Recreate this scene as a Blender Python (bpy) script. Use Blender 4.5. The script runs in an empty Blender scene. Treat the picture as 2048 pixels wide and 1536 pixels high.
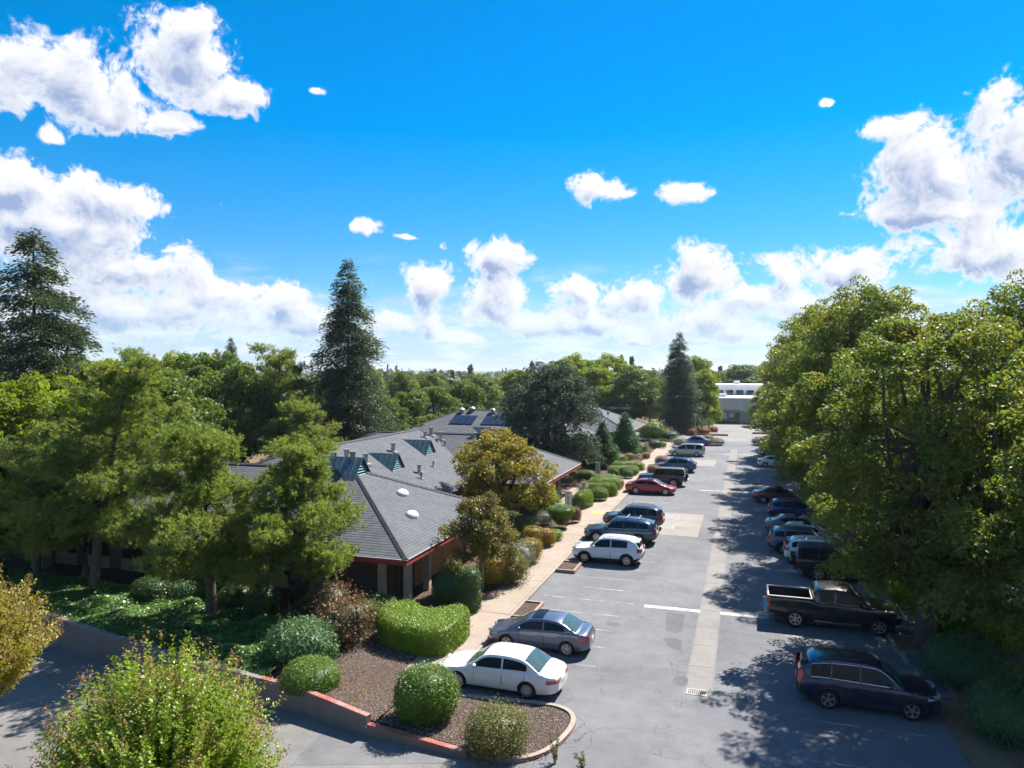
import bpy, bmesh, math, random
import numpy as np
from mathutils import Vector, Matrix, Euler

# ------------------------------------------------------------------ scene, camera
S = bpy.context.scene
COL = S.collection
R = math.radians
CAM_H, FPX, HOR, YAW = 12.1, 1447.0, 740.0, R(17.92)
cam_d = bpy.data.cameras.new('camera'); cam = bpy.data.objects.new('camera', cam_d); COL.objects.link(cam)
cam.location = (0, 0, CAM_H)
cam.rotation_euler = (R(90) - math.atan(28 / FPX), 0, YAW)
cam_d.sensor_width = 36; cam_d.lens = 36 * FPX / 2048; cam_d.clip_start = 0.3; cam_d.clip_end = 20000
S.camera = cam
S.render.engine = 'CYCLES'
S.cycles.use_denoising = True
S.cycles.use_adaptive_sampling = True
S.cycles.adaptive_threshold = 0.02
S.cycles.max_bounces = 6; S.cycles.diffuse_bounces = 3; S.cycles.glossy_bounces = 3
S.cycles.transmission_bounces = 4; S.cycles.transparent_max_bounces = 8
S.cycles.caustics_reflective = False; S.cycles.caustics_refractive = False
S.cycles.sample_clamp_indirect = 4
S.view_settings.view_transform = 'Standard'; S.view_settings.look = 'None'
S.view_settings.gamma = 1; S.view_settings.use_curve_mapping = False
S.view_settings.exposure = 1.36

_c, _s = math.cos(YAW), math.sin(YAW)
def G(px, py, h=0.0):
    """point of the plane z = h seen at a pixel of the 2048 x 1536 photograph"""
    z = (CAM_H - h) * FPX / (py - HOR); xr = (px - 1024) / FPX * z
    return Vector((xr * _c - z * _s, xr * _s + z * _c, h))
def AT(px, z):
    """ground x, y at picture column px and depth z along the view axis"""
    xr = (px - 1024) / FPX * z
    return (xr * _c - z * _s, xr * _s + z * _c)
def HT(py, z):
    return CAM_H - (py - HOR) / FPX * z

# ------------------------------------------------------------------ sun and sky
SUN_EL, SUN_AZ = R(50), R(24)          # azimuth from +Y towards +X
sd = bpy.data.lights.new('sun', 'SUN'); sun = bpy.data.objects.new('sun', sd); COL.objects.link(sun)
sd.energy = 4.7; sd.angle = R(0.53); sd.color = (1.0, 0.945, 0.86)
SUN_DIR = Vector((math.sin(SUN_AZ) * math.cos(SUN_EL), math.cos(SUN_AZ) * math.cos(SUN_EL), math.sin(SUN_EL)))
sun.rotation_euler = SUN_DIR.to_track_quat('Z', 'Y').to_euler()
sun.location = (0, 0, 60)

W = bpy.data.worlds.new('World'); S.world = W; W.use_nodes = True
W.cycles.sampling_method = 'MANUAL'; W.cycles.sample_map_resolution = 512
SKY_SAT, SKY_LOW, SKY_STR, CLOUD_W = 1.48, 0.66, 0.073, 5.7
def build_world():
    nt = W.node_tree; N = nt.nodes; L = nt.links; N.clear()
    class B:                                      # tiny node-building helper
        def __init__(s, tree): s.t = tree
        def n(s, kind, **kw):
            o = s.t.nodes.new(kind)
            for k, v in kw.items(): setattr(o, k, v)
            return o
        def put(s, sock, v):
            if isinstance(v, bpy.types.NodeSocket): s.t.links.new(v, sock)
            elif v is not None: sock.default_value = v
        def m(s, op, a, b=None, c=None, clamp=False):
            o = s.n('ShaderNodeMath', operation=op, use_clamp=clamp)
            for i, v in enumerate((a, b, c)): s.put(o.inputs[i], v)
            return o.outputs[0]
        def v(s, op, a, b=None):
            o = s.n('ShaderNodeVectorMath', operation=op)
            s.put(o.inputs[0], a)
            if b is not None: s.put(o.inputs[1], b)
            return o.outputs['Value'] if op in ('LENGTH', 'DOT_PRODUCT', 'DISTANCE') else o.outputs[0]
        def noise(s, vec, scale, detail, rough, dist=0.0):
            o = s.n('ShaderNodeTexNoise'); s.put(o.inputs['Vector'], vec)
            o.inputs['Scale'].default_value = scale; o.inputs['Detail'].default_value = detail
            o.inputs['Roughness'].default_value = rough; o.inputs['Distortion'].default_value = dist
            return o
        def mix(s, f, a, b):
            o = s.n('ShaderNodeMix', data_type='RGBA'); s.put(o.inputs[0], f); s.put(o.inputs[6], a); s.put(o.inputs[7], b)
            return o.outputs[2]
        def ss(s, x, lo, hi, a=0.0, b=1.0):
            o = s.n('ShaderNodeMapRange', interpolation_type='SMOOTHSTEP'); s.put(o.inputs[0], x)
            for i, v in enumerate((lo, hi, a, b)): o.inputs[1 + i].default_value = v
            return o.outputs[0]
    # cumulus seen above the town: centre and half-axes of each heap, as compass directions
    heaps = [(140,150,112,66),(60,172,52,40),(205,215,78,36),(372,118,86,66),(402,62,34,40),(470,190,62,34),(352,240,40,24),(112,262,26,14),
             (640,182,22,8),(20,355,80,52),(150,385,140,40),(90,440,190,66),(285,402,52,18),(358,496,24,18),(250,530,130,52),
             (430,570,68,26),(572,588,52,44),(300,610,250,46),(560,640,130,34),(718,448,34,16),(812,464,26,7),
             (852,562,62,52),(884,482,12,14),(1005,505,66,44),(992,590,70,62),(868,634,40,28),
             (1196,370,60,30),(1368,378,50,21),(1145,568,54,44),(1262,590,76,48),(1195,630,110,36),
             (1402,545,90,62),(1500,585,46,34),(1420,630,100,36),(1562,535,44,42),(1695,530,84,42),(1625,595,96,42),
             (1630,192,17,7),(1770,252,56,24),(1900,335,128,80),(1962,232,48,64),(2055,300,60,90),(1865,412,110,36),(1940,490,140,54),(1750,612,76,40),
             (690,662,70,18),(790,636,70,32),(920,668,70,14),(1080,645,80,28),(1290,664,70,16),(1500,655,80,24),(160,640,140,36)]
    def density_group(name, fine_detail, warped):
        g = bpy.data.node_groups.new(name, 'ShaderNodeTree')
        g.interface.new_socket('Vector', in_out='INPUT', socket_type='NodeSocketVector')
        g.interface.new_socket('Density', in_out='OUTPUT', socket_type='NodeSocketFloat'); g.interface.new_socket('Body', in_out='OUTPUT', socket_type='NodeSocketFloat')
        b = B(g); gi = b.n('NodeGroupInput'); go = b.n('NodeGroupOutput'); vec = gi.outputs[0]
        warp = b.noise(vec, 10.0, 2.0, 0.5)
        wvec = b.v('ADD', vec, b.v('MULTIPLY', b.v('SUBTRACT', warp.outputs['Color'], (0.5, 0.5, 0.5)), (0.06, 0.06, 0.035)))
        acc = None
        for (px, py, rx, ry) in heaps:
            az = math.atan((px - 1024) / FPX) - YAW
            el = math.atan((HOR - py - 12) / math.hypot(FPX, px - 1024))
            d = Vector((math.sin(az) * math.cos(el), math.cos(az) * math.cos(el), math.sin(el)))
            k = 1.0 / 1447; sc = (1 / (rx * k), 1 / (rx * k), 1 / (ry * k))
            q = b.n('ShaderNodeVectorMath', operation='MULTIPLY_ADD'); b.put(q.inputs[0], wvec)
            q.inputs[1].default_value = sc; q.inputs[2].default_value = [-d[i] * sc[i] for i in range(3)]
            ln = b.v('LENGTH', q.outputs[0])
            acc = ln if acc is None else b.m('SMOOTH_MIN', acc, ln, 0.35)
        acc = b.m('SUBTRACT', 1.0, acc)
        # the same kind of heaps over the rest of the sky
        ax = Vector((-math.sin(YAW), math.cos(YAW), 0.22)).normalized()
        away = b.ss(b.v('DOT_PRODUCT', vec, ax[:]), 0.80, 0.70)
        big = b.noise(b.v('MULTIPLY', vec, (1, 1, 1.7)), 3.2, 2.0, 0.5)
        rest = b.m('MULTIPLY', b.m('SUBTRACT', big.outputs[0], 0.57), 6.0)
        rest = b.m('SUBTRACT', rest, b.m('MULTIPLY', b.m('SUBTRACT', 1.0, away), 6.0))
        acc = b.m('MAXIMUM', b.m('MAXIMUM', acc, rest), -1.2)
        nb = b.noise(wvec, 19.0, 4.5, 0.60, 0.15)
        body = b.m('MULTIPLY_ADD', b.m('SUBTRACT', nb.outputs[0], 0.5), 2.7, b.m('MULTIPLY', acc, 1.25))
        b.put(go.inputs[1], body)
        if fine_detail:
            n1 = b.noise(wvec, 95.0, fine_detail, 0.62, 0.3)
            b.put(go.inputs[0], b.m('MULTIPLY_ADD', b.m('SUBTRACT', n1.outputs[0], 0.5), 1.25, body))
        return g
    g_fine = density_group('cloud_density', 4.0, True); g_soft = density_group('cloud_depth', 0, True)
    b = B(nt)
    tc = b.n('ShaderNodeTexCoord'); D = tc.outputs['Generated']
    sky = b.n('ShaderNodeTexSky', sky_type='NISHITA', sun_disc=False)
    sky.sun_elevation = SUN_EL; sky.sun_rotation = SUN_AZ
    sky.altitude = 300; sky.air_density = 0.9; sky.dust_density = 0.0; sky.ozone_density = 3.0
    sep = b.n('ShaderNodeSeparateXYZ'); b.put(sep.inputs[0], D); z = sep.outputs[2]
    hs = b.n('ShaderNodeHueSaturation'); b.put(hs.inputs['Color'], sky.outputs[0])
    hs.inputs['Saturation'].default_value = SKY_SAT; hs.inputs['Hue'].default_value = 0.496
    b.put(hs.inputs['Value'], b.ss(z, 0.0, 0.36, SKY_LOW, 1.0))
    def dens(g, v):
        o = b.n('ShaderNodeGroup'); o.node_tree = g; b.put(o.inputs[0], v); return o.outputs
    f0 = dens(g_fine, D); d0, b0 = f0[0], f0[1]
    b1 = dens(g_soft, b.v('ADD', D, (0.010, -0.004, 0.016)))[1]
    alpha = b.ss(d0, -0.16, 0.42)
    model = b.ss(b.m('ADD', b.m('SUBTRACT', b1, b0), b.m('MULTIPLY', b.m('SUBTRACT', d0, b0), -0.35)), -0.70, 0.55)   # turned away from the sun
    thick = b.ss(b1, -0.1, 1.7)
    shade = b.m('MULTIPLY', b.m('ADD', b.m('MULTIPLY', model, 0.55), b.m('MULTIPLY', thick, 0.75)), b.ss(d0, -0.1, 0.9), clamp=True)
    ccol = b.mix(shade, (CLOUD_W, CLOUD_W, CLOUD_W * 1.02, 1), (CLOUD_W * .34, CLOUD_W * .45, CLOUD_W * .70, 1))
    # thin far-off banks low over the horizon
    hn = b.noise(b.v('MULTIPLY', D, (9.0, 9.0, 30.0)), 1.0, 6.0, 0.62)
    low = b.ss(z, 0.155, 0.035)
    bank = b.ss(b.m('MULTIPLY_ADD', low, 0.30, hn.outputs[0]), 0.52, 0.80)
    bank = b.m('MULTIPLY', bank, b.ss(z, 0.17, 0.10))
    hn2 = b.noise(b.v('MULTIPLY', D, (14.0, 14.0, 60.0)), 1.0, 5.0, 0.6)
    bcol = b.mix(b.ss(hn2.outputs[0], 0.40, 0.66), (3.0, 4.1, 5.7, 1), (4.5, 5.2, 6.2, 1))
    base = b.mix(b.m('MULTIPLY', bank, 0.72), hs.outputs[0], bcol)
    col = b.mix(b.m('MULTIPLY', alpha, b.ss(z, 0.02, 0.12, 0.5, 1.0)), base, ccol)
    bg = b.n('ShaderNodeBackground'); b.put(bg.inputs[0], col); bg.inputs[1].default_value = SKY_STR
    out = b.n('ShaderNodeOutputWorld'); b.put(out.inputs[0], bg.outputs[0])
build_world()

# ------------------------------------------------------------------ small library
def link(o, parent=None):
    COL.objects.link(o)
    if parent is not None: o.parent = parent
    return o
def tag(o, label=None, cat=None, group=None, kind=None):
    if label: o['label'] = label
    if cat: o['category'] = cat
    if group: o['group'] = group
    if kind: o['kind'] = kind
    return o
def thing(name, label, cat, loc=(0, 0, 0), rz=0.0, group=None):
    o = bpy.data.objects.new(name, None); link(o)
    o.empty_display_size = 0.3; o.location = loc; o.rotation_euler = (0, 0, rz)
    return tag(o, label, cat, group)
def copy_tree(o, parent=None):
    c = o.copy(); link(c, parent)
    for k in ('label', 'group'):
        if parent is None and k in c: del c[k]
    for ch in o.children: copy_tree(ch, c)
    return c
class MB:
    """collects faces; build() links them as one mesh object"""
    def __init__(s): s.v = []; s.f = []; s.m = []
    def face(s, pts, m=0):
        n = len(s.v); s.v += [tuple(p) for p in pts]; s.f.append(tuple(range(n, n + len(pts)))); s.m.append(m); return s
    def box(s, x0, x1, y0, y1, z0, z1, m=0):
        n = len(s.v)
        s.v += [(x0,y0,z0),(x1,y0,z0),(x1,y1,z0),(x0,y1,z0),(x0,y0,z1),(x1,y0,z1),(x1,y1,z1),(x0,y1,z1)]
        for q in ((0,3,2,1),(4,5,6,7),(0,1,5,4),(1,2,6,5),(2,3,7,6),(3,0,4,7)): s.f.append(tuple(n + i for i in q)); s.m.append(m)
        return s
    def prism(s, poly, z0, z1, m=0, bottom=True):
        n = len(s.v); k = len(poly)
        za = z0 if callable(z0) else (lambda p: z0); zb = z1 if callable(z1) else (lambda p: z1)
        s.v += [(p[0], p[1], za(p)) for p in poly] + [(p[0], p[1], zb(p)) for p in poly]
        if bottom: s.f.append(tuple(n + i for i in reversed(range(k)))); s.m.append(m)
        s.f.append(tuple(n + k + i for i in range(k))); s.m.append(m)
        for i in range(k):
            j = (i + 1) % k; s.f.append((n + i, n + j, n + k + j, n + k + i)); s.m.append(m)
        return s
    def tube(s, pts, rad, n=8, m=0, cap=True):
        pts = [Vector(p) for p in pts]; rr = rad if hasattr(rad, '__len__') else [rad] * len(pts)
        base = len(s.v); up = Vector((0.01, 0.02, 1)).normalized()
        for i, p in enumerate(pts):
            t = (pts[min(i + 1, len(pts) - 1)] - pts[max(i - 1, 0)]).normalized()
            a = t.cross(up)
            if a.length < 0.05: a = t.cross(Vector((1, 0.1, 0)))
            a.normalize(); b_ = t.cross(a)
            for j in range(n):
                w = 2 * math.pi * j / n; s.v.append(tuple(p + (a * math.cos(w) + b_ * math.sin(w)) * rr[i]))
        for i in range(len(pts) - 1):
            for j in range(n):
                k = (j + 1) % n; A = base + i * n; B_ = A + n
                s.f.append((A + j, A + k, B_ + k, B_ + j)); s.m.append(m)
        if cap:
            s.f.append(tuple(base + j for j in reversed(range(n)))); s.m.append(m)
            e = base + (len(pts) - 1) * n; s.f.append(tuple(e + j for j in range(n))); s.m.append(m)
        return s
    def lathe(s, prof, n=20, m=0, axis='Z', c=(0, 0, 0)):
        """prof: (radius, height) pairs"""
        base = len(s.v)
        for (r, h) in prof:
            for j in range(n):
                w = 2 * math.pi * j / n; p = (r * math.cos(w), r * math.sin(w), h)
                if axis == 'Y': p = (p[0], p[2], p[1])
                if axis == 'X': p = (p[2], p[0], p[1])
                s.v.append((p[0] + c[0], p[1] + c[1], p[2] + c[2]))
        for i in range(len(prof) - 1):
            for j in range(n):
                k = (j + 1) % n; A = base + i * n; B_ = A + n
                s.f.append((A + j, A + k, B_ + k, B_ + j)); s.m.append(m)
        return s
    def sheet(s, poly, z, m=0):
        zf = z if callable(z) else (lambda p: z)
        return s.face([(p[0], p[1], zf(p)) for p in poly], m)
    def mesh(s, name, mats, smooth=False, angle=None):
        me = bpy.data.meshes.new(name); me.from_pydata(s.v, [], s.f)
        for mt in (mats if isinstance(mats, (list, tuple)) else [mats]): me.materials.append(mt)
        if any(s.m): me.polygons.foreach_set('material_index', s.m)
        me.validate(); me.update()
        if smooth:
            me.polygons.foreach_set('use_smooth', [True] * len(me.polygons))
            if angle: me.set_sharp_from_angle(angle=R(angle))
        return me
    def build(s, name, mats, parent=None, smooth=False, angle=None):
        return link(bpy.data.objects.new(name, s.mesh(name, mats, smooth, angle)), parent)

# ------------------------------------------------------------------ materials
def nodes(mat):
    mat.use_nodes = True; t = mat.node_tree; t.nodes.clear(); return t
def sock(t, s, v):
    if isinstance(v, bpy.types.NodeSocket): t.links.new(v, s)
    else: s.default_value = v
def mixc(t, f, a, b):
    o = t.nodes.new('ShaderNodeMix'); o.data_type = 'RGBA'
    sock(t, o.inputs[0], f); sock(t, o.inputs[6], a); sock(t, o.inputs[7], b); return o.outputs[2]
def mth(t, op, a, b=0.0, c=0.0, clamp=False):
    o = t.nodes.new('ShaderNodeMath'); o.operation = op; o.use_clamp = clamp
    sock(t, o.inputs[0], a); sock(t, o.inputs[1], b); sock(t, o.inputs[2], c); return o.outputs[0]
def rng(t, x, lo, hi, a=0.0, b=1.0):
    o = t.nodes.new('ShaderNodeMapRange'); sock(t, o.inputs[0], x)
    for i, v in enumerate((lo, hi, a, b)): o.inputs[1 + i].default_value = v
    return o.outputs[0]
def noise(t, vec, scale, detail=4.0, rough=0.55, dist=0.0):
    o = t.nodes.new('ShaderNodeTexNoise')
    if vec is not None: t.links.new(vec, o.inputs['Vector'])
    o.inputs['Scale'].default_value = scale; o.inputs['Detail'].default_value = detail
    o.inputs['Roughness'].default_value = rough; o.inputs['Distortion'].default_value = dist
    return o.outputs[0]
def pos(t): return t.nodes.new('ShaderNodeNewGeometry').outputs['Position']
def objc(t): return t.nodes.new('ShaderNodeTexCoord').outputs['Object']
def c4(c): return (c[0], c[1], c[2], 1.0)
def surf(t, color, rough=0.7, metal=0.0, spec=0.5, bump=None, bump_d=0.01, coat=0.0, extra=None):
    p = t.nodes.new('ShaderNodeBsdfPrincipled'); out = t.nodes.new('ShaderNodeOutputMaterial')
    sock(t, p.inputs['Base Color'], color); sock(t, p.inputs['Roughness'], rough); p.inputs['Metallic'].default_value = metal
    p.inputs['Specular IOR Level'].default_value = spec; p.inputs['Coat Weight'].default_value = coat; p.inputs['Coat Roughness'].default_value = 0.03
    if bump is not None:
        bn = t.nodes.new('ShaderNodeBump'); sock(t, bn.inputs['Height'], bump); bn.inputs['Distance'].default_value = bump_d
        bn.inputs['Strength'].default_value = 1.0; t.links.new(bn.outputs[0], p.inputs['Normal'])
    t.links.new(p.outputs[0], out.inputs[0]); return p
MATS = {}
def plain(name, c, rough=0.6, metal=0.0, spec=0.5, var=0.18, scale=3.0, bump=0.0, bscale=60.0, coat=0.0, world=True):
    """one colour broken up by two sizes of noise"""
    if name in MATS: return MATS[name]
    m = bpy.data.materials.new(name); t = nodes(m); v = pos(t) if world else objc(t)
    a = noise(t, v, scale, 5.0, 0.6); f = noise(t, v, scale * 14, 3.0, 0.6)
    k = mth(t, 'ADD', mth(t, 'MULTIPLY', a, 0.65), mth(t, 'MULTIPLY', f, 0.35))
    col = mixc(t, rng(t, k, 0.3, 0.7), c4([x * (1 - var) for x in c]), c4([min(1, x * (1 + var)) for x in c]))
    surf(t, col, rough, metal, spec, noise(t, v, bscale, 3.0) if bump else None, bump, coat)
    MATS[name] = m; return m
def paint(name, c, metal=0.0, flake=0.0, rough=0.32):
    if name in MATS: return MATS[name]
    m = bpy.data.materials.new(name); t = nodes(m); v = objc(t)
    dirt = rng(t, noise(t, v, 2.2, 5.0, 0.65), 0.45, 0.8, 0.0, 0.16)
    col = mixc(t, dirt, c4(c), (0.22, 0.20, 0.17, 1))
    surf(t, col, rough, metal, 0.5, coat=1.0)
    MATS[name] = m; return m
def leafmat(name, dark, light, tip=None, trans=0.35, rough=0.55, nscale=0.9):
    if name in MATS: return MATS[name]
    m = bpy.data.materials.new(name); t = nodes(m)
    g = t.nodes.new('ShaderNodeNewGeometry'); rnd = g.outputs['Random Per Island']
    n = noise(t, g.outputs['Position'], nscale, 3.0, 0.6)
    k = mth(t, 'ADD', mth(t, 'MULTIPLY', rnd, 0.5), mth(t, 'MULTIPLY', rng(t, n, 0.28, 0.72), 0.5), clamp=True)
    col = mixc(t, k, c4(dark), c4(light))
    if tip:
        n2 = noise(t, g.outputs['Position'], nscale * 0.6 + 0.15, 3.0, 0.6)
        w = mth(t, 'MULTIPLY', rng(t, n2, 0.46, 0.68), rng(t, mth(t, 'FRACT', mth(t, 'MULTIPLY', rnd, 7.3)), 0.25, 0.9), clamp=True)
        col = mixc(t, w, col, c4(tip))
    p = t.nodes.new('ShaderNodeBsdfPrincipled'); sock(t, p.inputs['Base Color'], col); p.inputs['Roughness'].default_value = rough
    p.inputs['Specular IOR Level'].default_value = 0.35
    tr = t.nodes.new('ShaderNodeBsdfTranslucent')
    hs = t.nodes.new('ShaderNodeHueSaturation'); sock(t, hs.inputs['Color'], col); hs.inputs['Value'].default_value = 1.7; hs.inputs['Saturation'].default_value = 1.1
    t.links.new(hs.outputs[0], tr.inputs[0])
    mx = t.nodes.new('ShaderNodeMixShader'); mx.inputs[0].default_value = trans
    t.links.new(p.outputs[0], mx.inputs[1]); t.links.new(tr.outputs[0], mx.inputs[2])
    out = t.nodes.new('ShaderNodeOutputMaterial'); t.links.new(mx.outputs[0], out.inputs[0])
    MATS[name] = m; return m
def asphalt(name, c, crack=1.0, warm=0.0):
    m = bpy.data.materials.new(name); t = nodes(m); v = pos(t)
    big = noise(t, v, 0.16, 5.0, 0.6, 0.4); mid = noise(t, v, 1.1, 5.0, 0.65); fine = noise(t, v, 22.0, 4.0, 0.8)
    k = mth(t, 'ADD', mth(t, 'ADD', mth(t, 'MULTIPLY', big, 0.35), mth(t, 'MULTIPLY', mid, 0.25)), mth(t, 'MULTIPLY', fine, 0.40))
    col = mixc(t, rng(t, k, 0.36, 0.64), c4([x * 0.62 for x in c]), c4([x * 1.36 for x in c]))
    # oil and tyre grime along the stalls
    st = noise(t, v, 0.55, 6.0, 0.7, 1.2); col = mixc(t, rng(t, st, 0.60, 0.78, 0.0, 0.45), col, c4([x * 0.55 for x in c]))
    lt = noise(t, v, 0.8, 6.0, 0.7); col = mixc(t, rng(t, lt, 0.60, 0.8, 0.0, 0.35), col, c4([x * 1.6 for x in c]))
    warpn = t.nodes.new('ShaderNodeTexNoise'); t.links.new(v, warpn.inputs['Vector']); warpn.inputs['Scale'].default_value = 0.8; warpn.inputs['Detail'].default_value = 4
    vm = t.nodes.new('ShaderNodeVectorMath'); vm.operation = 'MULTIPLY_ADD'; t.links.new(warpn.outputs['Color'], vm.inputs[0]); vm.inputs[1].default_value = (1.6, 1.6, 0); t.links.new(v, vm.inputs[2])
    ck = None
    for sc, wd, ms, lo in ((0.28, 0.0045, 0.23, 0.42), (0.75, 0.007, 0.30, 0.54), (2.6, 0.018, 0.5, 0.58)):
        vo = t.nodes.new('ShaderNodeTexVoronoi'); vo.feature = 'DISTANCE_TO_EDGE'; t.links.new(vm.outputs[0], vo.inputs['Vector']); vo.inputs['Scale'].default_value = sc
        line = rng(t, vo.outputs['Distance'], wd * 0.5 * sc ** 0.3, wd * 1.0 * sc ** 0.3, 1.0, 0.0)
        line = mth(t, 'MULTIPLY', line, rng(t, noise(t, v, ms, 3.0), lo, lo + 0.12), clamp=True)
        ck = line if ck is None else mth(t, 'MAXIMUM', ck, line)
    col = mixc(t, mth(t, 'MULTIPLY', ck, 0.75 * crack), col, c4([x * 0.30 for x in c]))
    bump = mth(t, 'SUBTRACT', fine, mth(t, 'MULTIPLY', ck, 0.8))
    surf(t, col, 0.88, 0, 0.3, bump, 0.006)
    MATS[name] = m; return m
def concrete(name, c, stain=0.4):
    m = bpy.data.materials.new(name); t = nodes(m); v = pos(t)
    big = noise(t, v, 0.5, 5.0, 0.65, 0.5); fine = noise(t, v, 45.0, 3.0, 0.7); mid = noise(t, v, 3.0, 5.0, 0.7)
    k = mth(t, 'ADD', mth(t, 'ADD', mth(t, 'MULTIPLY', big, 0.4), mth(t, 'MULTIPLY', mid, 0.3)), mth(t, 'MULTIPLY', fine, 0.3))
    col = mixc(t, rng(t, k, 0.36, 0.64), c4([x * 0.78 for x in c]), c4([min(1, x * 1.2) for x in c]))
    oi = t.nodes.new('ShaderNodeObjectInfo').outputs['Random']
    col = mixc(t, rng(t, oi, 0, 1, 0.0, 0.28), col, c4([x * 0.72 for x in c]))
    st = noise(t, v, 0.9, 6.0, 0.75, 0.8); col = mixc(t, rng(t, st, 0.55, 0.8, 0.0, stain), col, c4([c[0] * 0.5, c[1] * 0.48, c[2] * 0.45]))
    surf(t, col, 0.9, 0, 0.3, fine, 0.004)
    MATS[name] = m; return m
def worn_paint(name, c, under, keep=0.5):
    m = bpy.data.materials.new(name); t = nodes(m); v = pos(t)
    n = mth(t, 'ADD', mth(t, 'MULTIPLY', noise(t, v, 22.0, 5.0, 0.75), 0.65), mth(t, 'MULTIPLY', noise(t, v, 1.3, 4.0), 0.35))
    col = mixc(t, rng(t, n, 0.60 - 0.25 * keep, 0.68 - 0.25 * keep), c4(under), c4(c))
    surf(t, col, 0.8, 0, 0.3); MATS[name] = m; return m
def gravel(name, cols, scale=26.0):
    m = bpy.data.materials.new(name); t = nodes(m); v = pos(t)
    vo = t.nodes.new('ShaderNodeTexVoronoi'); t.links.new(v, vo.inputs['Vector']); vo.inputs['Scale'].default_value = scale
    sp = t.nodes.new('ShaderNodeSeparateColor'); t.links.new(vo.outputs['Color'], sp.inputs[0])
    cr = t.nodes.new('ShaderNodeValToRGB'); t.links.new(sp.outputs[0], cr.inputs[0]); e = cr.color_ramp.elements
    e[0].color = c4(cols[0]); e[1].color = c4(cols[-1])
    for i, c in enumerate(cols[1:-1]): e.new((i + 1) / (len(cols) - 1)).color = c4(c)
    col = mixc(t, rng(t, vo.outputs['Distance'], 0.25, 0.6, 0.0, 0.75), cr.outputs[0], (0.015, 0.012, 0.010, 1))
    col = mixc(t, rng(t, noise(t, v, 0.5, 4.0), 0.4, 0.7, 0, 0.4), col, c4([x * 0.6 for x in cols[1]]))
    surf(t, col, 0.95, 0, 0.2, mth(t, 'SUBTRACT', 1.0, vo.outputs['Distance']), 0.03); MATS[name] = m; return m

asp_col = (0.140, 0.142, 0.152)
m_asphalt = asphalt('old_asphalt', asp_col)
m_drive = asphalt('driveway_asphalt', (0.165, 0.158, 0.150), 0.9)
m_street = asphalt('street_asphalt', (0.19, 0.185, 0.18), 0.6)
m_walk = concrete('sidewalk_concrete', (0.315, 0.255, 0.205), 0.4)
m_gut = concrete('gutter_concrete', (0.215, 0.202, 0.190), 0.5)
m_pad = concrete('pad_concrete', (0.25, 0.232, 0.208), 0.4)
m_kerb = concrete('kerb_concrete', (0.31, 0.27, 0.23), 0.5)
m_kerbgrey = concrete('kerb_grey', (0.20, 0.195, 0.19), 0.5)
m_white = worn_paint('worn_white_paint', (0.52, 0.51, 0.49), asp_col, 0.40)
m_white_bold = worn_paint('white_paint', (0.55, 0.54, 0.51), asp_col, 0.62)
m_white_pad = worn_paint('worn_white_on_concrete', (0.52, 0.51, 0.48), (0.25, 0.232, 0.208), 0.45)
m_blue_pad = worn_paint('worn_blue_on_concrete', (0.22, 0.27, 0.34), (0.25, 0.232, 0.208), 0.45)
m_yellow = worn_paint('tactile_yellow', (0.62, 0.40, 0.10), (0.45, 0.36, 0.22), 1.3)
m_red = worn_paint('red_kerb_paint', (0.30, 0.075, 0.06), (0.33, 0.25, 0.21), 0.62)
m_gravel = gravel('brown_gravel', [(0.05, 0.03, 0.025), (0.13, 0.085, 0.065), (0.20, 0.14, 0.11), (0.34, 0.28, 0.24)])
m_mulch = gravel('bark_mulch', [(0.05, 0.030, 0.02), (0.13, 0.08, 0.05), (0.24, 0.16, 0.10), (0.20, 0.13, 0.09)], 16.0)
m_soil = plain('dry_soil', (0.19, 0.135, 0.085), 0.95, 0, 0.1, 0.35, 0.6, 0.03, 9.0)
m_dark = plain('black_rubber', (0.018, 0.018, 0.019), 0.75, 0, 0.3, 0.2)
m_metal = plain('grey_metal', (0.34, 0.35, 0.36), 0.42, 0.85, 0.5, 0.15)

# ------------------------------------------------------------------ the ground and the paving
def drive_z(x): return float(np.interp(x, [-60, -45, -32, -24, -17, -12, -7, 0], [-1.5, -1.35, -1.1, -0.85, -0.55, -0.28, -0.01, 0]))
WALL = [G(935, 1512, 0.1), G(735, 1452, 0.15), G(600, 1390, 0.25), G(520, 1368, 0.25), G(370, 1325, 0.25), G(239, 1283, 0.25), G(99, 1236, 0.25)]
WALL = [(p.x, p.y) for p in WALL]; WALL.append((-48.0, WALL[-1][1] + 3.2)); WALL.append((-70, WALL[-1][1] + 5))
def wall_y(x): return float(np.interp(-x, [-p[0] for p in WALL], [p[1] for p in WALL]))
def grid_mesh(xs, ys, zf):
    X, Y = np.meshgrid(xs, ys, indexing='ij'); Z = zf(X, Y); nx, ny = X.shape
    mb = MB(); mb.v = list(map(tuple, np.stack([X, Y, Z], -1).reshape(-1, 3)))
    for i in range(nx - 1):
        for j in range(ny - 1):
            a = i * ny + j; mb.f.append((a, a + ny, a + ny + 1, a + 1)); mb.m.append(0)
    return mb
def ground_material():
    m = bpy.data.materials.new('ground_earth_and_grass'); t = nodes(m); v = pos(t)
    a = noise(t, v, 0.02, 5.0, 0.6); b = noise(t, v, 0.3, 5.0, 0.6)
    col = mixc(t, rng(t, a, 0.42, 0.58), (0.17, 0.12, 0.065, 1), (0.07, 0.085, 0.03, 1))
    col = mixc(t, rng(t, b, 0.35, 0.7, 0, 0.6), col, (0.10, 0.085, 0.05, 1))
    surf(t, col, 0.95, 0, 0.1, b, 0.05); return m
xs = np.array([-6000, -2500, -1000, -400, -200, -120, -80, -62, -50, -40, -32, -26, -20, -15, -11, -8, -5, 0, 30, 90, 200, 400, 1000, 2500, 6000.])
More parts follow.
